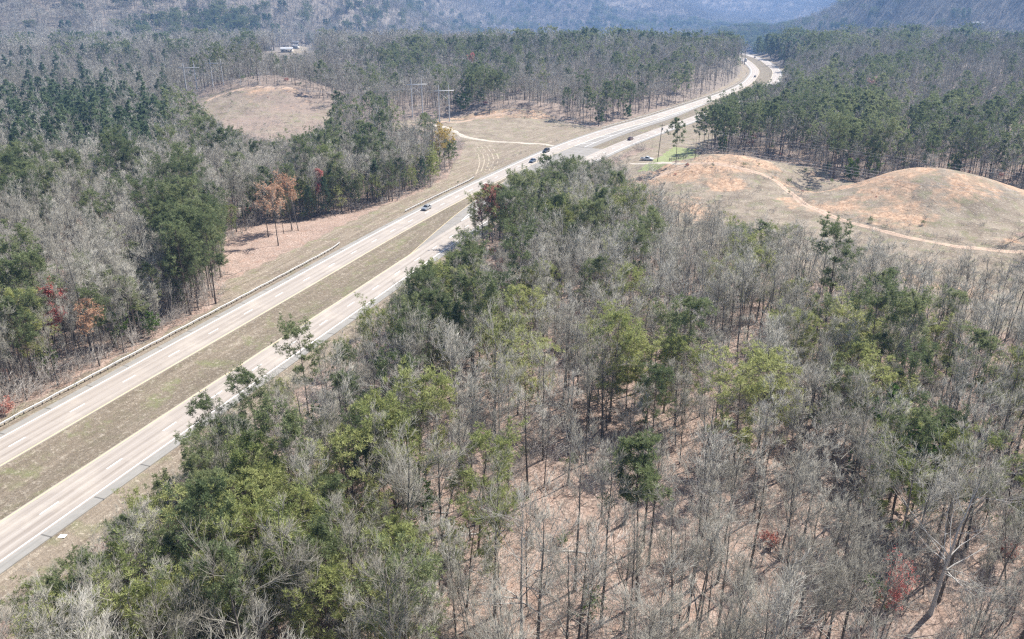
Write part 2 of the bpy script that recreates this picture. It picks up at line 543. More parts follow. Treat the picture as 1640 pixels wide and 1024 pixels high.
def concrete_mat(name, lanes):
    """pale concrete with tyre tracks along the lanes; uv = metres along and across"""
    m, nt, b = new_mat(name)
    uv = nd(nt, 'ShaderNodeUVMap', uv_map='along')
    sp = nd(nt, 'ShaderNodeSeparateXYZ')
    nt.links.new(uv.outputs[0], sp.inputs[0])
    s, o = sp.outputs[0], sp.outputs[1]
    tr = mathn(nt, 'COSINE', mathn(nt, 'MULTIPLY', mathn(nt, 'ADD', o, .12), 2 * PI / 1.84))
    mp = nd(nt, 'ShaderNodeMapping')
    mp.inputs['Scale'].default_value = (.03, 1.5, 1)
    nt.links.new(uv.outputs[0], mp.inputs[0])
    st = noise(nt, mp.outputs[0], 1.0, 5, .65)
    v = mathn(nt, 'ADD', mathn(nt, 'MULTIPLY', tr, -.08), st)
    c = ramp(nt, v, [(.28, (.225, .193, .165)), (.50, (.30, .262, .228)), (.70, (.355, .318, .282))])
    # one slab differs a little from the next, a dark joint between them
    fr = mathn(nt, 'FRACT', mathn(nt, 'MULTIPLY', s, 1 / 6.1))
    jt = mathn(nt, 'LESS_THAN', fr, .02)
    wn = nd(nt, 'ShaderNodeTexWhiteNoise', noise_dimensions='1D')
    nt.links.new(mathn(nt, 'FLOOR', mathn(nt, 'MULTIPLY', s, 1 / 6.1)), wn.inputs['W'])
    c = mixc(nt, mathn(nt, 'MULTIPLY', wn.outputs[0], .17), c, (.36, .31, .27))
    c = mixc(nt, mathn(nt, 'MULTIPLY', jt, .35), c, (.25, .215, .19))
    spd = noise(nt, uv.outputs[0], .13, 4, .6)
    c = mixc(nt, ramp(nt, spd, [(.5, (0, 0, 0)), (.75, (.3, .3, .3))]), c, (.60, .53, .44))
    nt.links.new(c, b.inputs['Base Color'])
    b.inputs['Roughness'].default_value = .8
    return m


def asphalt_mat(name, lo, hi, crack=.1):
    m, nt, b = new_mat(name)
    uv = nd(nt, 'ShaderNodeUVMap', uv_map='along')
    f = noise(nt, uv.outputs[0], .5, 6, .7)
    mp = nd(nt, 'ShaderNodeMapping')
    mp.inputs['Scale'].default_value = (.05, 2.2, 1)
    nt.links.new(uv.outputs[0], mp.inputs[0])
    st = noise(nt, mp.outputs[0], 1, 4)
    c = ramp(nt, mathn(nt, 'MULTIPLY_ADD', st, .5, mathn(nt, 'MULTIPLY', f, .5)), [(.32, lo), (.68, hi)])
    sp = nd(nt, 'ShaderNodeSeparateXYZ')
    nt.links.new(uv.outputs[0], sp.inputs[0])
    fr = mathn(nt, 'FRACT', mathn(nt, 'MULTIPLY', sp.outputs[0], 1 / 9.15))
    c = mixc(nt, mathn(nt, 'MULTIPLY', mathn(nt, 'LESS_THAN', fr, .028), .7), c, tuple(x * .3 for x in lo))
    nt.links.new(c, b.inputs['Base Color'])
    b.inputs['Roughness'].default_value = .85
    return m


def dirt_mat(name, lo, hi):
    m, nt, b = new_mat(name)
    tc = nd(nt, 'ShaderNodeTexCoord')
    f = noise(nt, tc.outputs['Object'], .9, 6, .7)
    c = ramp(nt, f, [(.3, lo), (.7, hi)])
    uv = nd(nt, 'ShaderNodeUVMap', uv_map='along')
    sp = nd(nt, 'ShaderNodeSeparateXYZ')
    nt.links.new(uv.outputs[0], sp.inputs[0])
    rut = mathn(nt, 'COSINE', mathn(nt, 'MULTIPLY', sp.outputs[1], 2 * PI / 1.7))
    c = mixc(nt, mathn(nt, 'MULTIPLY_ADD', rut, .22, .15, clamp=True), c, tuple(x * .6 for x in lo))
    nt.links.new(c, b.inputs['Base Color'])
    b.inputs['Roughness'].default_value = .95
    return m


M_LAND = ground_mat()
M_CONC = concrete_mat('road_concrete', 2)
M_SHOULDER = asphalt_mat('shoulder_asphalt', (.185, .175, .158), (.29, .275, .252))
M_TURN = asphalt_mat('turn_lane_asphalt', (.175, .16, .142), (.27, .25, .225))
M_WHITE = plain('white_road_paint', (.72, .71, .69), .7, var=.08, scale=.6)
M_YPAINT = plain('yellow_road_paint', (.58, .47, .27), .7, var=.1, scale=.6)
M_DIRT = dirt_mat('track_dirt', (.30, .205, .145), (.52, .39, .29))
M_GRAVEL = dirt_mat('track_gravel', (.36, .31, .25), (.52, .47, .39))
M_RUT = dirt_mat('rut_soil', (.36, .30, .22), (.48, .41, .31))
M_STEEL = plain('galvanised_steel', (.42, .41, .395), .6, .2)
M_WOODPOST = plain('weathered_post', (.22, .18, .145), .9)
M_POLE = plain('pole_wood', (.12, .09, .07), .9)
M_POLEGREY = plain('silvered_pole_wood', (.52, .515, .51), .8)
M_CABLE = plain('aluminium_cable', (.45, .45, .46), .5, .3)
M_PORCELAIN = plain('insulator_glaze', (.30, .24, .21), .3)

# ------------------------------------------------------------------ terrain sheet
ny, nx = MX.shape
Vt = np.stack([MX.ravel(), MY.ravel(), GZ.ravel()], 1)
ii = (np.arange(ny - 1)[:, None] * nx + np.arange(nx - 1)[None]).ravel()
tb = MB()
tb.add(Vt, np.stack([ii, ii + 1, ii + nx + 1, ii + nx], 1))
tme = tb.mesh('terrain', M_LAND, True)
opn, TS, TO = open_ground(Vt[:, 0], Vt[:, 1])
lawn_ = inside(LAWN, Vt[:, 0], Vt[:, 1])
oran = (inside(CLEAR_RIGHT, Vt[:, 0], Vt[:, 1]) | ((((Vt[:, 0] - 158) / 52) ** 2 + ((Vt[:, 1] - 283) / 34) ** 2) < 1) | ((((Vt[:, 0] - 178) / 42) ** 2 + ((Vt[:, 1] - 256) / 30) ** 2) < 1)) & (TO > near_left(TS) + 20)
kno = inside(CLEAR_KNOLL, Vt[:, 0], Vt[:, 1])
midm = inside(CLEAR_MID, Vt[:, 0], Vt[:, 1])
crest = np.maximum(np.exp(-.5 * (((Vt[:, 0] - 88) / 28) ** 2 + ((Vt[:, 1] - 312) / 22) ** 2)), np.exp(-.5 * (((Vt[:, 0] - 150) / 34) ** 2 + ((Vt[:, 1] - 270) / 21) ** 2)))
orangew = np.where(oran, .62 * crest + .16 + 1.5 * (fbm(Vt[:, 0], Vt[:, 1], 16, 5, 3) - .5), 0)
orangew = np.maximum(orangew, np.where(kno, .12 + .022 * Vt[:, 2] + .5 * (fbm(Vt[:, 0], Vt[:, 1], 18, 6, 2) - .5), 0))  # knoll tawnier towards its top: shading of the dome put into the colour
orangew = np.maximum(orangew, np.where(midm & (Vt[:, 1] > 470), .55, 0))
pinkclear = inside(CLEAR_ORANGE, Vt[:, 0], Vt[:, 1]) & (TO < -15)
dryw = np.where(opn & ~pinkclear, 1.0, 0)
dryw = np.where(pinkclear, .25, dryw)
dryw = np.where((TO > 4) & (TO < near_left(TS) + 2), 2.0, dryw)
dryw = np.where(oran, .55 + .5 * fbm(Vt[:, 0], Vt[:, 1], 18, 15, 2), dryw)
dryw = np.where(kno, .25 + .5 * fbm(Vt[:, 0], Vt[:, 1], 14, 19, 2), dryw)
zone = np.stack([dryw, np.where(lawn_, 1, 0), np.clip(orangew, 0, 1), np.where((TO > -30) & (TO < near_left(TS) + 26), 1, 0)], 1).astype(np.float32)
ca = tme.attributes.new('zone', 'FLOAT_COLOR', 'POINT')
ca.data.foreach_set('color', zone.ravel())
uvl = tme.uv_layers.new(name='along')
li = np.empty(len(tme.loops), np.int32)
tme.loops.foreach_get('vertex_index', li)
uvv = np.where((np.abs(TO) < 300)[:, None], np.stack([TS, TO], 1), Vt[:, :2]).astype(np.float32)
uvl.data.foreach_set('uv', uvv[li].ravel())
to = bpy.data.objects.new('terrain', tme)
COL.objects.link(to)
tag(to, kind='structure')


# ------------------------------------------------------------------ pavement
def strip(name, P, U, mat, parent=None, thick=0.0, kind='structure'):
    """P: (n, k, 3) rows across a course; U: (n, k, 2) metres along/across"""
    n, k = P.shape[:2]
    b = MB()
    i = (np.arange(n - 1)[:, None] * k + np.arange(k - 1)[None]).ravel()
    b.add(P.reshape(-1, 3), np.stack([i, i + 1, i + k + 1, i + k], 1))
    UV = [U.reshape(-1, 2)]
    if thick:
        for e in (0, k - 1):
            Q = np.stack([P[:, e], P[:, e] - np.array([0, 0, thick])], 1)
            j = np.arange(n - 1) * 2
            b.add(Q.reshape(-1, 3), np.stack([j, j + 2, j + 3, j + 1], 1))
            UV.append(np.repeat(U[:, e], 2, 0))
    me = b.mesh(name, mat)
    uvl = me.uv_layers.new(name='along')
    li = np.empty(len(me.loops), np.int32)
    me.loops.foreach_get('vertex_index', li)
    uvl.data.foreach_set('uv', np.concatenate(UV).astype(np.float32)[li].ravel())
    o = bpy.data.objects.new(name, me)
    COL.objects.link(o)
    if parent is not None:
        o.parent = parent
    elif kind:
        tag(o, kind=kind)
    return o


def lane(name, s0, s1, oa, ob, z, mat, parent=None, step=2.0, thick=0.0, k=2):
    s = np.arange(s0, s1 + .01, step)
    if len(s) < 2: s = np.array([s0, s1])
    a = oa(s) if callable(oa) else np.full(s.shape, float(oa))
    b = ob(s) if callable(ob) else np.full(s.shape, float(ob))
    t = np.linspace(0, 1, k)
    O = a[:, None] * (1 - t) + b[:, None] * t
    Sx = np.repeat(s[:, None], k, 1)
    P2 = road_pt(Sx, O)
    P = np.concatenate([P2, np.full(P2.shape[:2] + (1,), z)], 2)
    return strip(name, P, np.stack([Sx, O - a[:, None]], 2), mat, parent, thick)


S0, S1 = -190, 1290
near_r = lambda s: near_left(s) + 7.4
hw1 = lane('northbound_highway', S0, S1, -.35, 7.75, 0.0, M_CONC, thick=.7)
hw2 = lane('southbound_highway', S0, S1, lambda s: near_left(s) - .35, lambda s: near_r(s) + .25, 0.0, M_CONC, thick=.7)
hw1.name, hw2.name = 'far_highway', 'near_highway'
lane('shoulder', S0, S1, -1.75, -.354, -.006, M_SHOULDER, hw1, thick=.6)
lane('shoulder', S0, S1, lambda s: near_r(s) + .254, lambda s: near_r(s) + 1.95, -.006, M_SHOULDER, hw2, thick=.6)
lane('edge_line', S0, S1, .0, .22, .006, M_WHITE, hw1)
lane('edge_line', S0, S1, 7.38, 7.60, .006, M_YPAINT, hw1)
lane('edge_line', S0, 118, lambda s: near_left(s) - .1, lambda s: near_left(s) + .12, .006, M_YPAINT, hw2)
lane('edge_line', 560, S1, lambda s: near_left(s) - .1, lambda s: near_left(s) + .12, .006, M_YPAINT, hw2)
lane('edge_line', S0, S1, lambda s: near_r(s) - .22, near_r, .006, M_WHITE, hw2)


def dashes(name, ofun, parent):
    b = MB()
    for s in np.arange(S0 + 4.5, S1, 12.19):
        q = np.array([s, s + 3.2])
        o = ofun(q) if callable(ofun) else np.full(2, ofun)
        a, c = road_pt(q, o - .11), road_pt(q, o + .11)
        b.add([(*a[0], .006), (*c[0], .006), (*c[1], .006), (*a[1], .006)], [(0, 1, 2, 3)])
    o = b.build(name, M_WHITE, parent)
    return o


dashes('lane_dashes', 3.75, hw1)
dashes('lane_dashes', lambda s: near_left(s) + 3.7, hw2)
# turn lanes and the paved crossover in the median
L1 = lambda s: np.interp(s, [112, 131, 160, 194, 222], [19.8, 17.5, 14.0, 10.6, 9.4])
tl = lane('turn_lane', 112, 221.5, L1, lambda s: near_left(s) - .354, -.004, M_TURN, thick=.6)
lane('crossover', 221.6, 300, 7.754, lambda s: near_left(s) - .354, -.004, M_TURN, thick=.6)
R1 = lambda s: np.interp(s, [300, 330, 430, 480, 540], [17.2, 16.6, 14.2, 11.2, 7.9])
tr = lane('turn_lane', 300.1, 540, 7.754, R1, -.004, M_TURN, thick=.6)


def gore(parent, s0, s1, oa, ob, z=.004, n=5, flip=1):
    lane('gore_line', s0, s1, oa, lambda s: oa(s) + .25, z, M_WHITE, parent)
    lane('gore_line', s0, s1, lambda s: ob(s) - .25, ob, z, M_WHITE, parent)
    b = MB()
    for s in np.linspace(s0 + 8, s1 - 12, n):
        q = np.array([s, s + .8])
        A, B_ = road_pt(q, oa(q) + .3), road_pt(q + flip * 7, ob(q + flip * 7) - .3)
        b.add([(*A[0], z), (*B_[0], z), (*B_[1], z), (*A[1], z)], [(0, 1, 2, 3) if flip > 0 else (0, 1, 2, 3)])
    b.build('hatching', M_WHITE, parent)


gore(tl, 150, 221, lambda s: L1(s) + 4.1, lambda s: near_left(s) - .5, n=4)
gore(tr, 300.5, 500, lambda s: 7.9 + 0 * s, lambda s: R1(s) - 3.8 + np.clip((s - 430) / 18, 0, 3.5), n=8)
lane('edge_line', 112, 221, L1, lambda s: L1(s) + .16, .004, M_YPAINT, tl)


def path(name, pts, width, mat, lift=.07, k=5, close=None):
    W = np.array([spot(*p) if len(p) == 2 else p[:2] for p in pts])
    C = smooth(resample(W, 1.2), 5)
    T = np.gradient(C, axis=0)
    T /= np.hypot(T[:, 0], T[:, 1])[:, None]
    Nn = np.stack([T[:, 1], -T[:, 0]], 1)
    s = np.concatenate([[0], np.cumsum(np.hypot(*np.diff(C, axis=0).T))])
    wv = width * (.6 + .45 * vnoise(s, s * 0, 9, len(pts)) + .45 * vnoise(s, s * 0, 2.2, len(pts) + 3))
    o = np.linspace(-.5, .5, k)[None] * wv[:, None]
    P2 = C[:, None] + Nn[:, None] * o[..., None]
    z = zat(P2[..., 0], P2[..., 1])
    z = z + lift + .05
    z[:, 0] -= lift + .05
    z[:, -1] -= lift + .05
    return strip(name, np.concatenate([P2, z[..., None]], 2), np.stack([np.repeat(s[:, None], k, 1), o], 2), mat)


path('dirt_track', [(1040, 288), (1085, 270), (1115, 262), (1150, 263), (1200, 274), (1245, 292), (1270, 312), (1288, 328), (1330, 346), (1390, 364),
                    (1440, 378), (1500, 390), (1580, 400), (1660, 405), (1760, 412)], 2.7, M_DIRT)
path('gravel_track', [(893, 236), (870, 231), (830, 229), (780, 226), (755, 222), (735, 215), (715, 205), (690, 200)], 3.0, M_GRAVEL)
path('dirt_path', [(660, 200), (700, 196), (735, 196), (770, 188), (800, 184), (830, 180)], 3.4, M_DIRT)
path('dirt_path', [(330, 163), (360, 150), (395, 143), (430, 140), (470, 142)], 3.0, M_DIRT)
path('driveway', [(1010, 262), (1040, 262), (1075, 262), (1100, 262)], 3.2, M_GRAVEL)
for k_ in range(5):
    path('wheel_track', [(762 + k_ * 7, 280 - k_ * 2), (768 + k_ * 7.5, 262 - k_ * 1.5), (766 + k_ * 7, 248 - k_), (758 + k_ * 6, 236 - k_)], .45, M_RUT, .045, 2)
path('distant_road', [(1095, 55.5), (1115, 54), (1145, 52.5)], 16, M_CONC, 1.5)


# ------------------------------------------------------------------ tree shapes
def unit(v):
    return v / np.maximum(np.linalg.norm(v, axis=-1, keepdims=True), 1e-9)


def grow(par, prad, per, tlo, thi, ang, length, K, up, wander, rr, lenfun=None):
    """children of the branches par (M,K,3); returns their polylines and radii"""
    M, Kp = par.shape[:2]
    idx = np.repeat(np.arange(M), per)
    n = len(idx)
    t = R.uniform(tlo, thi, n)
    f = t * (Kp - 1)
    i = np.minimum(f.astype(int), Kp - 2)
    w = (f - i)[:, None]
    p = par[idx, i] * (1 - w) + par[idx, i + 1] * w
    tg = unit(par[idx, i + 1] - par[idx, i])
    side = unit(np.cross(tg, R.normal(size=(n, 3))))
    a = R.normal(ang, .18, n)[:, None]
    d = unit(tg * np.cos(a) + side * np.sin(a))
    L = (length if np.ndim(length) == 0 else length[idx]) * R.uniform(.6, 1.25, n) * (1.15 - .55 * t)
    pts = [p]
    for k in range(K - 1):
        d = unit(d + np.array([0, 0, up]) + R.normal(0, wander, (n, 3)))
        p = p + d * (L / (K - 1))[:, None]
        pts.append(p)
    pr = prad[idx, i] * (1 - w[:, 0]) + prad[idx, i + 1] * w[:, 0]
    r0 = np.maximum(pr * rr, .006)
    rad = r0[:, None] * np.linspace(1, .35, K)[None]
    return np.stack(pts, 1), rad, L


def put(mb, P, rad, sides, mat=0, ov=0.02):
    A, B_ = P[:, :-1].reshape(-1, 3), P[:, 1:].reshape(-1, 3)
    d = (B_ - A) * ov
    mb.segs(A, B_ + d, rad[:, :-1].ravel(), rad[:, 1:].ravel(), sides, mat)


def stem(h, r, lean=.03, wob=.12, K=10, top=.12, fork=None):
    t = np.linspace(0, 1, K)
    ld = R.normal(0, lean, 2)
    p = np.zeros((K, 3))
    p[:, 2] = t * h - .3
    p[:, :2] = np.outer(t * h, ld) + np.cumsum(R.normal(0, wob, (K, 2)), 0) * t[:, None]
    rad = r * (1 - (1 - top) * t ** .9)
    rad[0] *= 1.35
    return p[None], rad[None]


def bare_tree(h=20, r=.2, cb=.45, nl=15, spread=.27, ang=.75, per=(6, 4, 4), lod=0, forks=0, lean=.03, tw=1.0, up=.12):
    """trunk with limbs in one mesh, fine branches and twigs in another"""
    W, C = MB(), MB()
    T, TR = stem(h, r, lean)
    put(W, T, TR, 7 if lod == 0 else 4)
    trunks, trads = [T], [TR]
    if forks:
        F, FR, _ = grow(T, TR, forks, .25, .5, .45, h * .55, 8, .18, .06, .8)
        put(W, F, FR, 6 if lod == 0 else 4)
        trunks.append(F); trads.append(FR)
    for tk, rd in zip(trunks, trads):
        sub = tk is not T
        n = nl if not sub else max(4, int(nl * .5))
        K = tk.shape[1]
        B1, R1_, L1_ = grow(tk, rd, n, cb if not sub else .35, .99, ang, h * spread, 6 if lod == 0 else 4, up, .10, .5)
        R1_ = np.maximum(R1_, .018)
        put(W, B1, R1_, 5 if lod == 0 else 3, 1)
        B2, R2, L2 = grow(B1, R1_, per[0], .2, 1, .62, L1_ * .6, 4 if lod == 0 else 3, .12, .13, .55)
        R2 = np.maximum(R2, .014 * tw)
        put(W if lod == 0 else C, B2, R2, 3, 1 if lod == 0 else 0)
        if per[1]:
            B3, R3, L3 = grow(B2, R2, per[1], .15, 1, .55, L2 * .66, 3, .14, .13, .6)
            R3 = np.maximum(R3, .011 * tw)
            put(C, B3, R3, 3)
            if per[2]:
                B4, R4, L4 = grow(B3, R3, per[2], .1, 1, .42, np.maximum(L3 * .8, .9), 2, .22, .08, .6)
                C.spikes(B4[:, 0], B4[:, 1], .0115 * tw)
                tips = B4[:, 1]
            else:
                tips = B3[:, -1]
        else:
            tips = B2[:, -1]
        C.tips = np.concatenate([getattr(C, 'tips', np.zeros((0, 3))), tips])
    return W, C


def add_buds(C, tips, n, size, mat, per=4, wid=.45):
    q = tips[R.randint(0, len(tips), n)]
    q = np.repeat(q, per, 0) + R.normal(0, .12, (n * per, 3))
    C.blades(q, q + unit(R.normal(size=q.shape)) * R.uniform(.6, 1.3, (len(q), 1)) * size, size * wid, mat)


def tufts(C, pts, dirs, n, ln, w, mat=0, flat=.0):
    q = np.repeat(pts, n, 0)
    d = np.repeat(dirs, n, 0)
    v = R.normal(size=q.shape)
    v[:, 2] *= (1 - flat)
    e = unit(unit(v) + d * .55 + np.array([0, 0, .25]))
    L = R.uniform(.65, 1.2, (len(q), 1)) * ln
    C.blades(q, q + e * L, w, mat)


def pine_tree(h=21, r=.2, cb=.5, nb=46, reach=3.1, shape='round', lod=0, sub=5, tn=9, tl=.42, tw=.05, droop=.0, lean=.02):
    W, C = MB(), MB()
    T, TR = stem(h, r, lean, .07, top=.1)
    put(W, T, TR, 7 if lod == 0 else 4)
    # branches
    t = np.sort(R.uniform(0, 1, nb)) ** .9
    if shape == 'cone':
        prof = .14 + .95 * (1 - t) ** .85
    elif shape == 'flat':
        prof = .55 + .6 * np.sin(np.clip(t, 0, 1) * PI * .75)
        prof = prof * R.uniform(.6, 1.2, nb)
    else:
        prof = .28 + .85 * np.sqrt(np.maximum(0, 1 - (2 * np.clip(t, 0, 1) - .82) ** 2 / 1.35))
        prof = prof * R.uniform(.65, 1.15, nb)
    # lobes: some sides of the crown carry more than others
    az = R.uniform(0, 2 * PI, nb)
    prof = prof * (1 + .28 * np.cos(az * 2 + t * 7) + .12 * np.cos(az * 3 - t * 9))
    L = np.maximum(prof * reach, .3)
    f = (cb + (1 - cb) * t * .97) * (T.shape[1] - 1)
    i = np.minimum(f.astype(int), T.shape[1] - 2)
    w = (f - i)[:, None]
    p = T[0, i] * (1 - w) + T[0, i + 1] * w
    el = {'cone': .02, 'flat': .25, 'round': .22}[shape] + t * .5 - droop
    d = np.stack([np.cos(az) * np.cos(el), np.sin(az) * np.cos(el), np.sin(el)], 1)
    K = 5 if lod == 0 else 3
    pts = [p]
    for k in range(K - 1):
        d = unit(d + np.array([0, 0, .10]) + R.normal(0, .10, (nb, 3)))
        p = p + d * (L / (K - 1))[:, None]
        pts.append(p)
    B1 = np.stack(pts, 1)
    R1_ = (np.maximum(TR[0, i] * .3, .02))[:, None] * np.linspace(1, .3, K)[None]
    put(W, B1, R1_, 4 if lod == 0 else 3)
    B2, R2, L2 = grow(B1, R1_, sub, .35 if shape == 'cone' else .52, 1, .75, np.minimum(L * .42, 1.6), 3, .08, .15, .55)
    if lod == 0:
        put(W, B2, np.maximum(R2, .01), 3)
    P = np.concatenate([B2[:, -1], B2[:, 1], B1[:, -1]])
    D = np.concatenate([unit(B2[:, -1] - B2[:, 1]), unit(B2[:, 1] - B2[:, 0]), unit(B1[:, -1] - B1[:, -2])])
    tufts(C, P, D, tn, tl, tw, 0, .35 if shape == 'cone' else .15)
    return W, C


def join(name, W, C, mw, mc):
    """one mesh with two materials for distant woods"""
    b = MB()
    for src, k in ((W, 0), (C, 1)):
        for v, f in zip(src.v, src.f):
            b.v.append(v)
        b.f += [f + b.n for f in src.f]
        b.m += [np.where(np.asarray(mm) == 1, 2, 0) if k == 0 else np.full(len(f), k) for f, mm in zip(src.f, src.m)]
        b.n += src.n
    me = b.mesh(name, [mw, mc, M_LIMB])
    return me


# near kinds, each with its own look
BARE_LOOKS = [
    ('tall straight grey tree with a narrow crown', dict(h=20, r=.18, cb=.44, nl=17, spread=.20, ang=.55)),
    ('tall grey tree with a broad open crown', dict(h=19, r=.22, cb=.42, nl=17, spread=.31, ang=.85)),
    ('forked grey tree with two rising stems', dict(h=18, r=.2, cb=.45, nl=13, spread=.27, ang=.75, forks=1)),
    ('slender young grey tree', dict(h=14, r=.10, cb=.36, nl=15, spread=.21, ang=.55)),
    ('wide spreading grey tree with crooked limbs', dict(h=17, r=.26, cb=.32, nl=16, spread=.42, ang=1.0, up=.06)),
    ('many stemmed grey tree', dict(h=15, r=.15, cb=.35, nl=12, spread=.30, ang=.65, forks=3)),
    ('leaning grey tree with a one sided crown', dict(h=18, r=.17, cb=.43, nl=15, spread=.28, ang=.8, lean=.11)),
    ('tall dark trunked tree with a thin high crown', dict(h=21, r=.20, cb=.55, nl=15, spread=.26, ang=.7)),
    ('short bushy grey tree', dict(h=10, r=.1, cb=.2, nl=20, spread=.36, ang=.8)),
    ('pale barked tree with white upper limbs', dict(h=18, r=.24, cb=.34, nl=17, spread=.42, ang=.95, up=.05)),
]
SRC_BARE, SRC_PINE, SRC_BRUSH = [], [], []
BARE_NEAR = []
for i, (look, kw) in enumerate(BARE_LOOKS):
    for rep in range(2):
        W, C = bare_tree(per=(5, 4, 3), **kw)
        mw = M_PALE if i == 9 else M_BARK
        BARE_NEAR.append((look, i, W.mesh('trunk', [mw, M_PALE if i == 9 else M_LIMB]), C.mesh('crown', M_TWIG), kw['h']))
        SRC_BARE.append(join('bare_near', W, C, mw, M_TWIG))
NB_NEAR = len(SRC_BARE)
for i, (look, kw) in enumerate(BARE_LOOKS):
    W, C = bare_tree(per=(4, 4, 0), lod=1, tw=2.4, **dict(kw, nl=int(kw['nl'] * .8)))
    SRC_BARE.append(join('bare_mid', W, C, M_BARK, M_TWIG))
NB_MID = len(SRC_BARE)


def bare_patch(n, size, lim, tw):
    W, C = MB(), MB()
    for k in range(n):
        kw = dict(BARE_LOOKS[R.randint(0, 9)][1])
        kw['nl'] = max(4, int(kw['nl'] * lim))
        w_, c_ = bare_tree(per=(4, 0, 0), lod=1, tw=tw, **kw)
        off = np.array([*R.uniform(-size / 2, size / 2, 2), 0])
        for s_, dst in ((w_, W), (c_, C)):
            for v, f, m_ in zip(s_.v, s_.f, s_.m):
                pass
            dst.v += [v + off for v in s_.v]
            dst.f += [f + dst.n for f in s_.f]
            dst.m += s_.m
            dst.n += s_.n
    return W, C


for k in range(6):
    W, C = bare_patch(12, 20, .75, 5.0)
    SRC_BARE.append(join('bare_far', W, C, M_BARK, M_TWIG))
NB_FAR = len(SRC_BARE)
for k in range(4):
    W, C = bare_patch(40, 54, .5, 12.0)
    SRC_BARE.append(join('bare_farthest', W, C, M_BARK, M_TWIG))
NB_ALL = len(SRC_BARE)

PINE_LOOKS = [
    ('tall dark pine with a rounded tufted crown', dict(h=20, r=.2, cb=.40, nb=64, reach=3.9, shape='round', sub=6, tn=11, tl=.52, tw=.04), M_NEEDLE),
    ('tall dark pine with a ragged open crown', dict(h=21, r=.21, cb=.48, nb=42, reach=4.2, shape='flat', sub=8, tn=14, tl=.50, tw=.042), M_NEEDLE),
    ('broad yellow green pine', dict(h=15, r=.19, cb=.25, nb=72, reach=4.1, shape='round', tl=.50, sub=6, tn=10, tw=.036), M_NEEDLE_Y),
    ('light green pine with drooping open branches', dict(h=16, r=.18, cb=.28, nb=56, reach=4.1, shape='flat', tl=.50, droop=.2, sub=7, tn=12, tw=.038), M_NEEDLE_Y),
    ('conical blue green pine with layered branches', dict(h=22, r=.22, cb=.10, nb=95, reach=4.6, shape='cone', tl=.46, sub=7, tn=11, tw=.045), M_NEEDLE_B),
    ('small bright green evergreen', dict(h=9, r=.09, cb=.12, nb=54, reach=2.5, shape='round', tl=.34, tw=.07), M_LEAF_G),
    ('very tall dark pine with a small high crown', dict(h=23, r=.22, cb=.64, nb=70, reach=2.7, shape='round', sub=7, tn=13, tl=.5, tw=.042), M_NEEDLE),
]
PINE_NEAR = []
for i, (look, kw, mt) in enumerate(PINE_LOOKS):
    for rep in range(3 if i < 4 else 2):
        W, C = pine_tree(**kw)
        PINE_NEAR.append((look, i, W.mesh('trunk', M_PINEBARK), C.mesh('crown', mt), kw['h']))
        SRC_PINE.append(join('pine_near', W, C, M_PINEBARK, mt))
NP_NEAR = len(SRC_PINE)
PINE_OF = [p[1] for p in PINE_NEAR]
for i, (look, kw, mt) in enumerate(PINE_LOOKS):
    W, C = pine_tree(**dict(kw, lod=1, sub=3, tn=7, tl=.75, tw=.12, nb=int(kw['nb'] * .8)))
    SRC_PINE.append(join('pine_mid', W, C, M_PINEBARK, mt))
NP_MID = len(SRC_PINE)
for k in range(4):
    W, C = MB(), MB()
    for q in range(8):
        i = [0, 2, 1, 4][k] if R.rand() < .6 else R.randint(0, 5)
        kw = PINE_LOOKS[i][1]
        w_, c_ = pine_tree(**dict(kw, lod=1, sub=1, tn=5, tl=1.3, tw=.30, nb=int(kw['nb'] * .4)))
        off = np.array([*R.uniform(-9, 9, 2), 0])
        for s_, dst in ((w_, W), (c_, C)):
            dst.v += [v + off for v in s_.v]
            dst.f += [f + dst.n for f in s_.f]
            dst.m += s_.m
            dst.n += s_.n
    SRC_PINE.append(join('pine_far', W, C, M_PINEBARK, M_NEEDLE if k < 3 else M_NEEDLE_B))
NP_FAR = len(SRC_PINE)

for k in range(6):   # undergrowth: brush, saplings, low evergreens
    C = MB()
    n = [9, 14, 6, 18, 10, 12][k]
    hgt = [3.2, 2.0, 5.0, 1.5, 2.6, 1.2][k]
    base = R.normal(0, .5 if k != 2 else .9, (n, 3)); base[:, 2] = -.1
    d = unit(R.normal(0, .35, (n, 3)) + np.array([0, 0, 1.]))
    p = [base]
    for q in range(3):
        d = unit(d + R.normal(0, .15, (n, 3)))
        p.append(p[-1] + d * hgt / 3 * R.uniform(.7, 1.2, (n, 1)))
    P = np.stack(p, 1)
    rad = np.full((n, 4), .016) * np.linspace(1, .5, 4)
    put(C, P, rad, 3)
    B2, R2, L2 = grow(P, rad, 6, .25, 1, .6, hgt * .32, 2, .05, .1, .8)
    C.spikes(B2[:, 0], B2[:, 1], .012)
    B3, R3, L3 = grow(B2, R2[:, :2], 3, .3, 1, .6, hgt * .2, 2, .05, .1, .8)
    C.spikes(B3[:, 0], B3[:, 1], .010)
    W = MB()
    if k >= 4:
        tufts(W, B3[:, 1], unit(B3[:, 1] - B3[:, 0]), 4, .22, .06, 0)
        SRC_BRUSH.append(join('brush', C, W, M_BRUSH, M_LEAF_G if k == 4 else M_RUST))
    else:
        SRC_BRUSH.append(C.mesh('brush', M_BRUSH))


for k in range(2):   # fallen sticks
    C = MB()
    n = 14
    c0 = R.normal(0, 1.1, (n, 3)); c0[:, 2] = R.uniform(.02, .25, n)
    az_ = R.uniform(0, 2 * PI, n)
    ln = R.uniform(.8, 3.4, n)
    d_ = np.stack([np.cos(az_), np.sin(az_), R.normal(0, .06, n)], 1)
    C.segs(c0 - d_ * ln[:, None] / 2, c0 + d_ * ln[:, None] / 2, .035, .015, 4)
    SRC_BRUSH.append(C.mesh('sticks', M_LIMB if k else M_BARK))


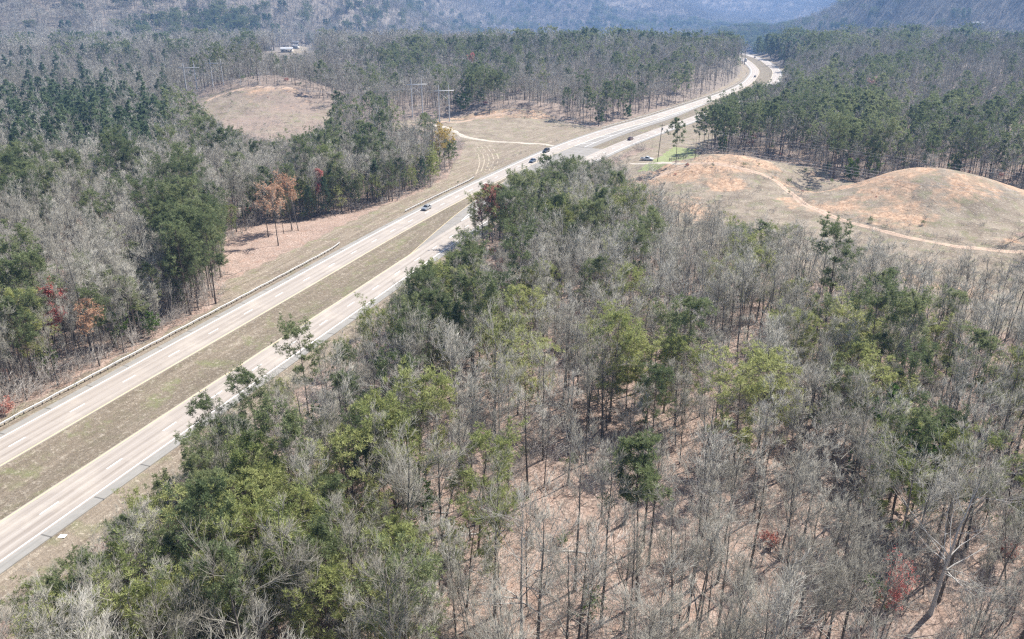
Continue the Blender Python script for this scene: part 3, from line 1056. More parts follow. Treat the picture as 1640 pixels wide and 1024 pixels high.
# ------------------------------------------------------------------ where the trees stand
def in_view(x, y, z, mx=.16, my=.10):
    px, py, dep = project(x, y, z)
    px2, py2, _ = project(x, y, z + 20)
    return (px > -1640 * mx) & (px < 1640 * (1 + mx)) & (py > -60) & (py2 < 1024 * (1 + my)) & (dep > 20)


def lattice(x0, x1, y0, y1, step, jit=.48):
    gx, gy = np.meshgrid(np.arange(x0, x1, step), np.arange(y0, y1, step))
    gx, gy = gx.ravel(), gy.ravel()
    return gx + R.uniform(-jit, jit, len(gx)) * step, gy + R.uniform(-jit, jit, len(gy)) * step


BLOBS = [  # photo pixels of evergreen stands: x, y, half width, half height, share
    (190, 920, 180, 105, .55), (400, 850, 115, 105, .42), (610, 700, 110, 80, .45), (470, 640, 110, 90, .38), (600, 940, 90, 80, .55),
    (340, 680, 60, 60, .6), (690, 470, 100, 90, .55), (850, 520, 60, 50, .35), (900, 330, 110, 65, .5), (1010, 560, 50, 30, .15),
    (1200, 380, 50, 34, .35), (1450, 680, 90, 50, .55), (1580, 560, 30, 30, .2), (1560, 705, 80, 25, .3), (800, 430, 70, 70, .45),
    (1000, 360, 60, 45, .28), (780, 740, 40, 60, .25),
    (130, 185, 140, 46, .58), (300, 350, 50, 62, .7), (310, 430, 40, 45, .65), (205, 262, 45, 36, .35), (620, 300, 80, 34, .34),
    (360, 232, 60, 14, .25), (15, 500, 55, 55, .5), (85, 570, 80, 45, .45), (30, 290, 50, 28, .6), (440, 265, 60, 36, .25), (170, 560, 60, 30, .3),
    (1330, 195, 250, 44, .46), (1140, 195, 60, 48, .9), (1560, 225, 120, 60, .35), (1000, 172, 120, 26, .72), (720, 82, 130, 18, .3),
    (1230, 65, 60, 18, .9), (1160, 38, 220, 9, .75), (330, 28, 100, 22, .9), (250, 40, 60, 14, .6), (770, 140, 40, 30, .5), (650, 90, 60, 25, .4), (590, 20, 120, 30, .3)]


def pine_share(x, y, z):
    px, py, dep = project(x, y, z + 15)
    p = np.where(dep < 260, .012, np.where(dep < 700, .05, .10))
    p = p + np.where(dep > 700, .35 * sstep(.58, .72, fbm(x, y, 170, 55, 3)), .18 * sstep(.55, .7, fbm(x, y, 60, 77, 2)))
    for bx, by, rx, ry, s in BLOBS:
        q = ((px - bx) / rx) ** 2 + ((py - by) / ry) ** 2
        p = np.maximum(p, s * np.exp(-.5 * (np.maximum(q, .25) - .25) * 2.2))
    return p


trees = dict(x=[], y=[], pine=[], look=[], s=[])
HOK = []
HERO = []   # (px, py of the top, height, 'pine'/'bare', look index)
for t_ in [(120, 848, 13, 1), (205, 838, 13, 0), (262, 862, 14, 0), (480, 535, 18, 1), (400, 600, 17, 0), (335, 648, 15, 0), (545, 560, 14, 0),
           (660, 608, 19, 2), (585, 645, 18, 2), (622, 668, 17, 3), (388, 772, 16, 2), (446, 792, 15, 2), (505, 828, 15, 3), (622, 872, 16, 2),
           (520, 925, 14, 2), (88, 962, 13, 2), (285, 958, 14, 3), (352, 922, 14, 2), (270, 790, 15, 3), (330, 770, 16, 0), (470, 870, 14, 2),
           (695, 385, 19, 1), (730, 395, 20, 0), (765, 402, 19, 0), (812, 440, 18, 0), (852, 468, 16, 2), (640, 455, 17, 0), (722, 490, 18, 0),
           (790, 520, 17, 2), (842, 545, 17, 3), (985, 512, 19, 2), (1045, 545, 16, 3), (880, 252, 18, 0), (918, 258, 17, 0), (905, 268, 16, 0),
           (885, 330, 19, 2), (935, 332, 18, 0), (965, 322, 18, 0), (1012, 308, 20, 2), (1042, 345, 18, 0), (1168, 272, 18, 0), (1185, 350, 17, 0),
           (1225, 360, 16, 0), (1010, 440, 17, 2), (950, 420, 18, 0), (1580, 540, 19, 0), (1195, 585, 19, 3), (1040, 706, 23, 6), (1420, 640, 14, 5),
           (1455, 660, 15, 2), (1490, 690, 14, 5), (1540, 705, 15, 2), (1450, 732, 15, 3), (762, 712, 17, 3), (1088, 193, 17, 0),
           (300, 290, 21, 0), (262, 350, 20, 0), (315, 340, 20, 0), (345, 375, 18, 0), (290, 385, 19, 0), (330, 430, 17, 3), (270, 430, 18, 0),
           (215, 255, 17, 4), (238, 262, 15, 4), (130, 240, 14, 4), (100, 165, 24, 4), (60, 185, 24, 4), (145, 150, 23, 4), (185, 170, 24, 4),
           (215, 185, 23, 4), (235, 150, 22, 4), (40, 270, 18, 2), (540, 250, 19, 0), (580, 262, 19, 0), (610, 255, 20, 0), (650, 240, 20, 0),
           (690, 258, 18, 0), (672, 275, 16, 0), (640, 285, 15, 5), (520, 238, 19, 2), (20, 470, 17, 2), (50, 540, 14, 2), (95, 545, 13, 3), (150, 560, 10, 5),
           (700, 440, 17, 3), (330, 900, 15, 2), (410, 720, 17, 2), (150, 900, 15, 0), (60, 1000, 10, 2), (560, 700, 17, 2), (555, 600, 16, 0)]:
    x, y = spot(t_[0], t_[1], t_[2])
    HERO.append((x, y, True, t_[3], t_[2]))
    HOK.append(t_[:2] in ((480, 535), (400, 600), (335, 648), (1088, 193), (880, 252), (918, 258), (905, 268)))
for t_ in [(1545, 770, 19, 9), (1180, 385, 18, 4), (790, 770, 19, 1), (1230, 700, 21, 0), (930, 700, 22, 7), (650, 380, 14, 8), (1340, 420, 16, 2)]:
    x, y = spot(t_[0], t_[1], t_[2])
    HERO.append((x, y, False, t_[3], t_[2]))
    HOK.append(False)
hx, hy = np.array([h[0] for h in HERO]), np.array([h[1] for h in HERO])
CT = [spot(*q_) for q_ in ((65, 468, 13), (92, 505, 10), (140, 497, 12), (1443, 905, 13), (788, 310, 15), (713, 277), (1125, 596, 6), (518, 343), (805, 440, 11))]

# random trees of the near woods, of the middle distance
X, Y = lattice(-420, 420, 40, 330, 4.2)
X2, Y2 = lattice(-640, 640, 330, 760, 5.8)
XA, YA = lattice(-140, -20, 60, 230, 3.0)
sA, oA = road_so(XA, YA)
kA = (oA < -7.5) & (oA > -34) & (sA > -60) & (sA < 60) & (R.rand(len(XA)) < .75)
XB, YB = lattice(-80, 10, 55, 150, 3.4)
uB, vB, _ = project(XB, YB, zat(XB, YB) + 12)
kB = (((uB - 330) / 330) ** 2 + ((vB - 830) / 210) ** 2 < 1) & (R.rand(len(XB)) < .7)
XC, YC = lattice(-130, 30, 140, 360, 3.2)
ec = np.concatenate([resample(poly([(450, 352), (560, 342), (640, 320), (690, 298), (722, 272)]), 2.0), resample(poly([(300, 580), (350, 485), (356, 402), (396, 371)]), 2.0)])
kC = (np.sqrt(((XC[:, None] - ec[None, :, 0]) ** 2 + (YC[:, None] - ec[None, :, 1]) ** 2).min(1)) < 11) & (R.rand(len(XC)) < .6)
EDGE = np.concatenate([np.zeros(len(X) + len(X2), int), np.ones(kA.sum(), int), np.full(kB.sum(), 2), np.full(kC.sum(), 3)])
X, Y = np.concatenate([X, X2, XA[kA], XB[kB], XC[kC]]), np.concatenate([Y, Y2, YA[kA], YB[kB], YC[kC]])
Z = zat(X, Y)
k = in_view(X, Y, Z)
X, Y, Z, EDGE = X[k], Y[k], Z[k], EDGE[k]
o, S_, O_ = open_ground(X, Y)
scrub = inside(poly([(560, 212), (600, 200), (690, 212), (735, 225), (735, 245), (690, 262), (600, 235)]), X, Y)
thin = vnoise(X, Y, 24, 91)
PX, PY, DEP = project(X, Y, Z)
keepp = np.where(DEP < 330, np.where(DEP < 135, .60, .62) + .5 * thin, .75 + .4 * thin)
keepp = np.where((O_ < 0) & (DEP < 330), .8 + .3 * thin, keepp)
# the leaf strewn openings of the foreground
for gx_, gy_, rx, ry in [(830, 890, 170, 110), (1010, 770, 130, 50), (1180, 930, 130, 80), (810, 720, 70, 45), (560, 900, 40, 60), (1330, 960, 60, 50), (1450, 830, 60, 40), (1130, 640, 70, 22), (960, 930, 80, 60)]:
    keepp = keepp - .60 * np.exp(-.5 * (((PX - gx_) / rx) ** 2 + ((PY - gy_) / ry) ** 2) * 2)
k = ~o & (R.rand(len(X)) < keepp)
X, Y, Z, S_, O_, scrub, EDGE = X[k], Y[k], Z[k], S_[k], O_[k], scrub[k], EDGE[k]
hx2, hy2 = np.append(hx, [c_[0] for c_ in CT]), np.append(hy, [c_[1] for c_ in CT])
dmin = np.min((X[:, None] - hx2[None]) ** 2 + (Y[:, None] - hy2[None]) ** 2, 1)
k = dmin > 2.3 ** 2
X, Y, Z, S_, O_, scrub, EDGE = X[k], Y[k], Z[k], S_[k], O_[k], scrub[k], EDGE[k]
ps = pine_share(X, Y, Z)
isp = R.rand(len(X)) < np.where(EDGE == 1, .22, np.where(EDGE == 2, .42, np.where(EDGE == 3, .72, ps)))
PX, PY, DEP = project(X, Y, Z + 14)
PL = np.where(R.rand(len(X)) < .6, 0, 1)
nearright = (O_ > 0) & (DEP < 260)
PL = np.where(nearright & (R.rand(len(X)) < .58), np.where(R.rand(len(X)) < .55, 2, 3), PL)
PL = np.where((PX < 270) & (PY < 260) & (DEP > 250), 4, PL)
PL = np.where(isp & (R.rand(len(X)) < .10), 5, PL)
PL = np.where(EDGE == 3, R.choice([2, 0, 4, 3], len(X), p=[.4, .25, .15, .2]), PL)
BLK = R.choice(10, len(X), p=[.24, .09, .11, .21, .05, .06, .08, .11, .03, .02])
LK = np.where(isp, PL, BLK)
SC = R.uniform(.78, 1.12, len(X)) * np.where(EDGE == 1, .72, np.where(EDGE == 2, .8, np.where(EDGE == 3, .66, 1))) * np.where(scrub & ~isp, .55, 1)
TX = np.concatenate([X, hx]); TY = np.concatenate([Y, hy])
TP = np.concatenate([isp, [h[2] for h in HERO]]).astype(bool)
TL = np.concatenate([LK, [h[3] for h in HERO]]).astype(int)
HH = [(PINE_LOOKS if h[2] else BARE_LOOKS)[h[3]][1]['h'] for h in HERO]
TSC = np.concatenate([SC, [h[4] / b_ for h, b_ in zip(HERO, HH)]])
TZ = zat(TX, TY)
VIEWS = [np.array(q_, float) for q_ in (
    [(-60, 690), (0, 658), (205, 556), (410, 442), (545, 378), (640, 328), (690, 298), (800, 263), (900, 226), (1025, 188), (1090, 164), (1150, 144),
     (1175, 136), (1193, 125), (1200, 112), (1192, 100), (1176, 86), (1200, 82), (1225, 92), (1252, 108), (1258, 128), (1240, 136), (1215, 132),
     (1190, 145), (1160, 154), (1125, 180), (1105, 205), (1060, 228), (1030, 240), (985, 256), (920, 258), (870, 264), (800, 290), (770, 305),
     (764, 350), (735, 396), (650, 456), (560, 526), (450, 606), (310, 706), (290, 750), (190, 836), (90, 905), (0, 968), (-60, 1000)],
    [(352, 480), (362, 400), (395, 374), (440, 358), (560, 346), (640, 324), (690, 302), (720, 285), (780, 284), (700, 330), (560, 420), (380, 520)],
    [(725, 285), (732, 250), (735, 226), (700, 214), (740, 196), (770, 184), (830, 176), (900, 205), (990, 204), (880, 245), (800, 285)],
    [(312, 158), (340, 147), (420, 137), (480, 142), (540, 176), (525, 196), (500, 210), (470, 222), (430, 226), (380, 212), (330, 184)],
    [(1000, 275), (1010, 238), (1040, 205), (1085, 200), (1112, 245), (1200, 254), (1310, 278), (1400, 290), (1470, 320), (1560, 350), (1640, 386), (1660, 412),
     (1560, 408), (1440, 396), (1340, 372), (1270, 350), (1200, 355), (1130, 330), (1060, 300)],
    [(420, 84), (426, 74), (470, 68), (515, 71), (512, 78), (480, 84), (455, 88)])]


def blocks(x, y, z, h):
    bad = np.zeros(len(x), bool)
    for f_ in (1.0, .8, .6, .42):
        a_, b_, _ = project(x, y, z + h * f_)
        for V_ in VIEWS:
            bad |= inside(V_, a_, b_)
    return bad


FEATURE = [(65, 485, 26, 24, 155), (100, 512, 22, 14, 150), (140, 512, 28, 20, 150), (1440, 925, 28, 26, 78), (455, 325, 42, 34, 225), (515, 300, 16, 26, 250),
           (788, 345, 30, 40, 224), (715, 245, 18, 34, 330), (1040, 740, 34, 36, 72), (1540, 820, 60, 50, 84), (1125, 605, 24, 12, 125), (660, 640, 44, 36, 95),
           (1450, 745, 34, 22, 88), (1088, 215, 16, 24, 380), (1580, 565, 36, 26, 115), (1180, 300, 26, 26, 190), (712, 168, 26, 30, 462), (669, 160, 26, 28, 500), (310, 128, 22, 22, 590)]


def covers(x, y, z, h):
    bad = np.zeros(len(x), bool)
    for f_ in (1.0, .75):
        a_, b_, d_ = project(x, y, z + h * f_)
        for fx_, fy_, rx_, ry_, dm in FEATURE:
            bad |= (d_ < dm) & ((np.abs(a_ - fx_) / (rx_ + 3)) ** 2 + ((b_ - fy_) / (ry_ * .85)) ** 2 < 1)
    return bad


ROOMY = np.concatenate([np.zeros(len(X), bool), [(h[2] and h[3] in (0, 1) and ok_) for h, ok_ in zip(HERO, HOK)]]).astype(bool)
H0 = np.array([(PINE_LOOKS if p else BARE_LOOKS)[l][1]['h'] for p, l in zip(TP, TL)])
for _ in range(5):
    bad = blocks(TX, TY, TZ, H0 * TSC) & ~ROOMY
    TSC = np.where(bad, TSC * .84, TSC)
bad = (covers(TX, TY, TZ, H0 * TSC) & (np.arange(len(TX)) < len(X))) | (blocks(TX, TY, TZ, H0 * TSC) & ~ROOMY) | (open_ground(TX, TY)[0] & ~ROOMY)
TX, TY, TZ, TP, TL, TSC = [a_[~bad] for a_ in (TX, TY, TZ, TP, TL, TSC)]
# ------------------------------------------------------------------ single trees: the 300 of each kind that show largest
PXB, PYB, _ = project(TX, TY, TZ)
hgt = np.array([(PINE_LOOKS if p else BARE_LOOKS)[l][1]['h'] for p, l in zip(TP, TL)]) * TSC
PXT, PYT, DPT = project(TX, TY, TZ + hgt * .9)
shown = (PXT > 8) & (PXT < 1632) & (PYT > 4) & (PYT < 1010)
size = np.where(shown, hgt / DPT, 0)
single = np.zeros(len(TX), bool)
N_B, N_P = 292, 292
for kind, n in ((False, N_B), (True, N_P)):
    q = np.where(TP == kind)[0]
    q = q[np.argsort(-size[q])][:n]
    single[q] = True

LANDMARKS = [  # phrase, photo pixel
    ('the red budded tree', 1440, 920), ('the white limbed tree', 1545, 830), ('the tall lone pine', 1040, 740), ('the yellow green pine clump', 1450, 735),
    ('the long fallen log', 730, 865), ('the rusty leaved oak', 790, 345), ('the pink budded shrub', 1125, 600), ('the roadside shoulder pine', 480, 560),
    ('the broad sunlit pine', 660, 640), ('the dusky edge pine', 1580, 570), ('the dirt track', 1450, 390), ('the short fallen log', 905, 885),
    ('the bottom verge corner', 60, 985), ('the cut stump', 1010, 845), ('the near highway', 250, 730), ('the orange budded clump', 450, 330),
    ('the crimson budded tree', 75, 490), ('the upper guardrail end', 540, 388), ('the yellow willow', 715, 240), ('the white pine stand', 130, 190),
    ('the bare brown knoll', 420, 180), ('the bright green thicket', 1430, 660), ('the left guardrail', 200, 575), ('the crossover', 880, 262),
    ('the lone lawn pine', 1088, 205), ('the far utility pole', 1055, 225), ('the twin pole pylon', 712, 165), ('the pine dotted gully', 850, 500),
    ('the tawny right mound', 1450, 330), ('the highway bend', 1210, 115), ('the pale green budding tree', 188, 385),
    ('the red edge maple', 515, 300), ('the brown clearing corner', 362, 440), ('the knoll foot', 420, 238), ('the dark left pine knot', 300, 340)]
LMP = np.array([(l[1], l[2]) for l in LANDMARKS], float)
idxs = np.where(single)[0]
plan = {}
for i in idxs:
    cx, cy = PXT[i], PYT[i] + 20
    dd = (LMP[:, 0] - cx) ** 2 + ((LMP[:, 1] - cy) * 1.25) ** 2
    j = int(dd.argmin())
    dx, dy = cx - LMP[j, 0], (cy - LMP[j, 1]) * 1.25
    if abs(dx) > abs(dy):
        rel = 'right of' if dx > 0 else 'left of'
    else:
        rel = 'in front of' if dy > 0 else 'behind'
    look = (PINE_LOOKS if TP[i] else BARE_LOOKS)[TL[i]][0]
    plan.setdefault((look, rel, LANDMARKS[j][0]), []).append((dd[j], i))
ORD = ['nearest to it', 'second nearest to it', 'third nearest to it', 'fourth nearest to it', 'fifth nearest to it', 'sixth nearest to it', 'seventh nearest to it', 'eighth nearest to it', 'ninth nearest to it']
LABEL = {}
for (look, rel, lm), L_ in plan.items():
    L_.sort()
    if len(L_) == 1:
        LABEL[L_[0][1]] = f'{look} {rel} {lm}'
    elif len(L_) <= 9:
        sl = look.replace(' with a ', ', ') if len(look.split()) > 6 else look
        for q, (d_, i) in enumerate(L_):
            LABEL[i] = f'{sl} {rel} {lm}, {ORD[q]}'
    else:
        for q, (d_, i) in enumerate(L_):
            part = 'closer' if q < len(L_) / 2 else 'farther'
            LABEL[i] = f'{look} {rel} {lm}'
for i in LABEL:
    w_ = LABEL[i].split()
    if len(w_) > 16:
        LABEL[i] = LABEL[i].replace(' with a ', ', ').replace(' with ', ', ').replace(' grey', '').replace(' nearest to it', ' nearest')
        if len(LABEL[i].split()) > 16:
            LABEL[i] = LABEL[i].replace('conical ', '').replace('open ', '').replace('tall ', '').replace('rising ', '')

NAMEP = ['pine_tree', 'pine_tree', 'pine_tree', 'pine_tree', 'white_pine', 'evergreen_tree', 'pine_tree']
for i in idxs:
    pool = PINE_NEAR if TP[i] else BARE_NEAR
    opts = [p for p in pool if p[1] == TL[i]]
    look, li_, mw, mc, h0 = opts[R.randint(0, len(opts))]
    e = empty(NAMEP[TL[i]] if TP[i] else 'bare_tree', (TX[i], TY[i], TZ[i]), R.uniform(0, 2 * PI), TSC[i])
    e.rotation_euler = (R.normal(0, .03), R.normal(0, .03), R.uniform(0, 2 * PI))
    tag(e, LABEL[i], 'pine tree' if TP[i] else 'bare tree', 'evergreens standing in the woods' if TP[i] else 'leafless trees standing in the woods')
    for nm, me in (('trunk', mw), ('crown', mc)):
        c = bpy.data.objects.new(nm, me)
        COL.objects.link(c)
        c.parent = e

# ------------------------------------------------------------------ the rest of the woods
X, Y = lattice(-2600, 2800, 760, 3300, 18.5)
Z = zat(X, Y)
k = in_view(X, Y, Z, .08)
X, Y, Z = X[k], Y[k], Z[k]
o, S_, O_ = open_ground(X, Y)
near_road = (O_ > -13) & (O_ < near_left(S_) + 20) & (S_ < 1400)
k = ~o & ~near_road
k &= ~blocks(X, Y, Z, np.full(len(X), 15.0))
FX, FY, FZ = X[k], Y[k], Z[k]
FP = R.rand(len(FX)) < pine_share(FX, FY, FZ)
X, Y = lattice(-5600, 6200, 3300, 8600, 46)
Z = zat(X, Y)
k = in_view(X, Y, Z, .08)
VX, VY, VZ = X[k], Y[k], Z[k]
print('trees', len(TX), 'pines', TP.sum(), 'single', len(idxs), 'far', len(FX), 'farthest', len(VX))


def stuff(name, sources, x, y, z, idx, sc, label, cat, tilt=.03):
    n = len(x)
    me = bpy.data.meshes.new(name)
    me.vertices.add(n)
    me.vertices.foreach_set('co', np.stack([x, y, z], 1).astype(np.float32).ravel())
    a = me.attributes.new('idx', 'INT', 'POINT')
    a.data.foreach_set('value', np.asarray(idx, np.int32))
    a = me.attributes.new('scl', 'FLOAT', 'POINT')
    a.data.foreach_set('value', np.asarray(sc, np.float32))
    a = me.attributes.new('rot', 'FLOAT_VECTOR', 'POINT')
    rot = np.stack([R.normal(0, tilt, n), R.normal(0, tilt, n), R.uniform(0, 2 * PI, n)], 1)
    a.data.foreach_set('vector', rot.astype(np.float32).ravel())
    src = bpy.data.collections.new(name + '_kinds')
    for q, m_ in enumerate(sources):
        src.objects.link(bpy.data.objects.new('%s_%03d' % (name, q), m_))
    ng = bpy.data.node_groups.new(name, 'GeometryNodeTree')
    ng.interface.new_socket('Geometry', in_out='INPUT', socket_type='NodeSocketGeometry')
    ng.interface.new_socket('Geometry', in_out='OUTPUT', socket_type='NodeSocketGeometry')
    gi, go = ng.nodes.new('NodeGroupInput'), ng.nodes.new('NodeGroupOutput')
    iop = ng.nodes.new('GeometryNodeInstanceOnPoints')
    ci = ng.nodes.new('GeometryNodeCollectionInfo')
    ci.inputs['Collection'].default_value = src
    ci.inputs['Separate Children'].default_value = True
    ci.inputs['Reset Children'].default_value = True
    iop.inputs['Pick Instance'].default_value = True
    ng.links.new(gi.outputs[0], iop.inputs['Points'])
    ng.links.new(ci.outputs[0], iop.inputs['Instance'])
    for nm, ty, sock in (('idx', 'INT', 'Instance Index'), ('rot', 'FLOAT_VECTOR', 'Rotation'), ('scl', 'FLOAT', 'Scale')):
        na = ng.nodes.new('GeometryNodeInputNamedAttribute')
        na.data_type = ty
        na.inputs['Name'].default_value = nm
        ng.links.new(na.outputs['Attribute'], iop.inputs[sock])
    ng.links.new(iop.outputs[0], go.inputs[0])
    ob = bpy.data.objects.new(name, me)
    COL.objects.link(ob)
    md = ob.modifiers.new('scatter', 'NODES')
    md.node_group = ng
    tag(ob, label, cat, kind='stuff')
    return ob


rest = ~single
_, _, DR = project(TX, TY, TZ)
# bare
q = rest & ~TP
ia = np.where(DR[q] < 300, TL[q] * 2 + R.randint(0, 2, q.sum()), NB_NEAR + TL[q])
f = ~FP
stuff('bare_woods', SRC_BARE, np.concatenate([TX[q], FX[f], VX]), np.concatenate([TY[q], FY[f], VY]), np.concatenate([TZ[q], FZ[f], VZ]),
      np.concatenate([ia, R.randint(NB_MID, NB_FAR, f.sum()), R.randint(NB_FAR, NB_ALL, len(VX))]),
      np.concatenate([TSC[q], R.uniform(.85, 1.15, f.sum()), R.uniform(.9, 1.2, len(VX))]),
      'grey leafless woods covering the hills and valley beyond the single trees', 'woods')
q = rest & TP
first = {i: PINE_OF.index(i) for i in range(7)}
cnt = {i: PINE_OF.count(i) for i in range(7)}
ia = np.array([first[l] + R.randint(0, cnt[l]) if d < 300 else NP_NEAR + l for l, d in zip(TL[q], DR[q])])
f = FP
stuff('pine_woods', SRC_PINE, np.concatenate([TX[q], FX[f]]), np.concatenate([TY[q], FY[f]]), np.concatenate([TZ[q], FZ[f]]),
      np.concatenate([ia, R.randint(NP_MID, NP_FAR, f.sum())]), np.concatenate([TSC[q], R.uniform(.85, 1.15, f.sum())]),
      'dark green pine woods across the middle distance and far hills', 'woods')
# brush on the forest floor and along its edges
X, Y = lattice(-330, 330, 45, 640, 2.0)
Z = zat(X, Y)
k = in_view(X, Y, Z)
X, Y, Z = X[k], Y[k], Z[k]
o, S_, O_ = open_ground(X, Y)
px_, py_, dp_ = project(X, Y, Z)
cr = inside(CLEAR_RIGHT, X, Y) & (dp_ < 330)
rough = inside(CLEAR_KNOLL, X, Y) | (inside(CLEAR_MID, X, Y) & (Y > 470))
dens = np.where(o, np.where(cr | rough, .42 * sstep(.3, .7, vnoise(X, Y, 14, 8)) + .03, 0), (.30 + .55 * vnoise(X, Y, 12, 5)) * np.where(dp_ > 420, .3, 1))
dens = np.where(~o & (O_ < 0) & (O_ > -24) & (S_ < 130), .8, dens)
nl_ = near_left(S_)
dens = np.where((O_ > -9) & (O_ < -6.8), np.maximum(.25, dens), dens)
bank_shade = resample(poly([(1260, 296), (1284, 318), (1325, 338), (1390, 357), (1440, 371), (1500, 383), (1580, 393), (1650, 399)]), 2.0)
db = np.sqrt(((X[:, None] - bank_shade[None, :, 0]) ** 2 + (Y[:, None] - bank_shade[None, :, 1]) ** 2).min(1))
dens = np.where(db < 2.6, .9, dens)  # dense brush strip added to stand in for a cut bank's shadow
lowr = np.exp(-.5 * (((X - 118) / 14) ** 2 + ((Y - 300) / 26) ** 2)) + np.exp(-.5 * (((X - 120) / 60) ** 2 + ((Y - 330) / 16) ** 2))
dens = np.where(cr, np.maximum(dens, .4 * lowr), dens)
strip_ = (~o & (O_ < 0) & (O_ > -24) & (S_ < 130))
k = R.rand(len(X)) < dens
X, Y, Z, o, strip_ = X[k], Y[k], Z[k], o[k], strip_[k]
bi = R.choice(8, len(X), p=[.20, .22, .18, .20, .015, .005, .09, .09])
stuff('undergrowth', SRC_BRUSH, X, Y, Z, bi, R.uniform(.55, 1.55, len(X)) * np.where(o, .5, 1) * np.where(strip_, 1.35, 1), 'thin grey brush and saplings on the forest floor', 'undergrowth', .1)
print('brush', len(X))

# ------------------------------------------------------------------ trees in bud colour, each one of its own
def colour_tree(px, py, top, look, mat, name, cat, label, nbud, bsize, group=None, scale=None, base=None, per=(5, 4, 3), wid=.45):
    kw = dict(BARE_LOOKS[look][1])
    x, y = spot(*base) if base else spot(px, py, top)
    W, C = bare_tree(per=per, **kw)
    add_buds(C, C.tips, nbud, bsize, 1, wid=wid)
    e = empty(name, (x, y, float(zat(x, y))), R.uniform(0, 6), top / kw['h'])
    W.build('trunk', [M_BARK, M_LIMB], e)
    C.build('crown', [M_TWIG, mat], e)
    tag(e, label, cat, group)


G1 = 'orange budded trees in the pink clearing'
colour_tree(445, 295, 16, 2, M_ORANGE, 'maple_tree', 'maple tree', 'orange budded tree standing alone nearest the road in the clearing', 420, .30, G1, base=(446, 394))
colour_tree(430, 310, 14, 1, M_ORANGE, 'maple_tree', 'maple tree', 'orange budded tree at the left end of the clearing clump', 380, .30, G1, base=(430, 380))
colour_tree(468, 292, 16, 1, M_ORANGE, 'maple_tree', 'maple tree', 'tallest golden orange tree in the middle of the clearing clump', 520, .32, G1, base=(468, 370))
colour_tree(482, 300, 15, 6, M_ORANGE, 'maple_tree', 'maple tree', 'leaning orange tree at the right end of the clearing clump', 420, .30, G1, base=(478, 370))
colour_tree(455, 300, 15, 3, M_ORANGE, 'maple_tree', 'maple tree', 'slender orange budded tree behind the tallest one in the clearing', 300, .30, G1, base=(455, 375))
colour_tree(515, 280, 14, 0, M_RED, 'maple_tree', 'maple tree', 'red budded maple at the wood edge right of the orange clump', 700, .32, base=(518, 343))
colour_tree(65, 468, 13, 6, M_RED, 'maple_tree', 'maple tree', 'crimson budded maple leaning at the left edge woods', 1700, .30)
colour_tree(92, 505, 10, 6, M_RED, 'maple_tree', 'maple tree', 'smaller crimson maple just below the leaning crimson one', 1100, .28)
colour_tree(140, 497, 12, 1, M_ORANGE, 'maple_tree', 'maple tree', 'round orange budded maple right of the crimson maple', 1200, .28)
colour_tree(1443, 912, 12, 3, M_RED, 'maple_tree', 'maple tree', 'small red budded tree in the lower right corner woods', 520, .16, per=(5, 4, 3))
colour_tree(788, 310, 15, 4, M_RUST, 'oak_tree', 'oak tree', 'rusty leaved oak overhanging the near highway shoulder', 2600, .32)
colour_tree(715, 212, 17, 1, M_YELLOW, 'willow_tree', 'willow tree', 'yellow willow standing at the edge of the mid clearing', 900, .36, base=(713, 277))
colour_tree(1125, 596, 6, 8, M_PINK, 'budding_shrub', 'shrub', 'low pink budded shrub in the middle of the right woods', 420, .16)
colour_tree(805, 440, 11, 4, M_PINK, 'budding_shrub', 'shrub', 'pinkish budded tree below the roadside pines', 420, .2)
colour_tree(188, 378, 17, 1, M_NEEDLE_Y, 'budding_tree', 'budding tree', 'pale yellow green budding tree in the grey left woods', 200, .22)
colour_tree(755, 90, 18, 1, M_RED, 'maple_tree', 'maple tree', 'tiny red maple in the woods behind the pylons', 260, .6)
colour_tree(1400, 130, 16, 1, M_PINK, 'budding_tree', 'budding tree', 'pale pink budding tree in the distant right woods', 300, .6)

# ------------------------------------------------------------------ fallen logs and stump
def log(px, py, length, r, az, label, pale=True):
    x, y = spot(px, py)
    e = empty('fallen_log', (x, y, float(zat(x, y)) + r * .7), az)
    W = MB()
    n = 7
    t = np.linspace(-.5, .5, n)
    P = np.stack([t * length, np.cumsum(R.normal(0, .08, n)), .12 * R.normal(0, 1, n).cumsum() * .3], 1)
    zz = zat(x + P[:, 0] * math.cos(az), y + P[:, 0] * math.sin(az)) - zat(x, y)
    P[:, 2] += zz
    rad = r * np.linspace(1.1, .5, n)
    put(W, P[None], rad[None], 8)
    W.build('trunk', M_PALE if pale else M_BARK, e)
    B1, R1_, L1_ = grow(P[None], rad[None], 7, .45, 1, .8, length * .28, 4, .05, .15, .5)
    Bm = MB()
    put(Bm, B1, R1_, 4)
    B2, R2, L2 = grow(B1, R1_, 4, .3, 1, .7, L1_ * .5, 2, .03, .1, .6)
    Bm.spikes(B2[:, 0], B2[:, 1], .02)
    Bm.build('branches', M_PALE if pale else M_BARK, e)
    tag(e, label, 'fallen log', 'fallen logs on the leaf litter')


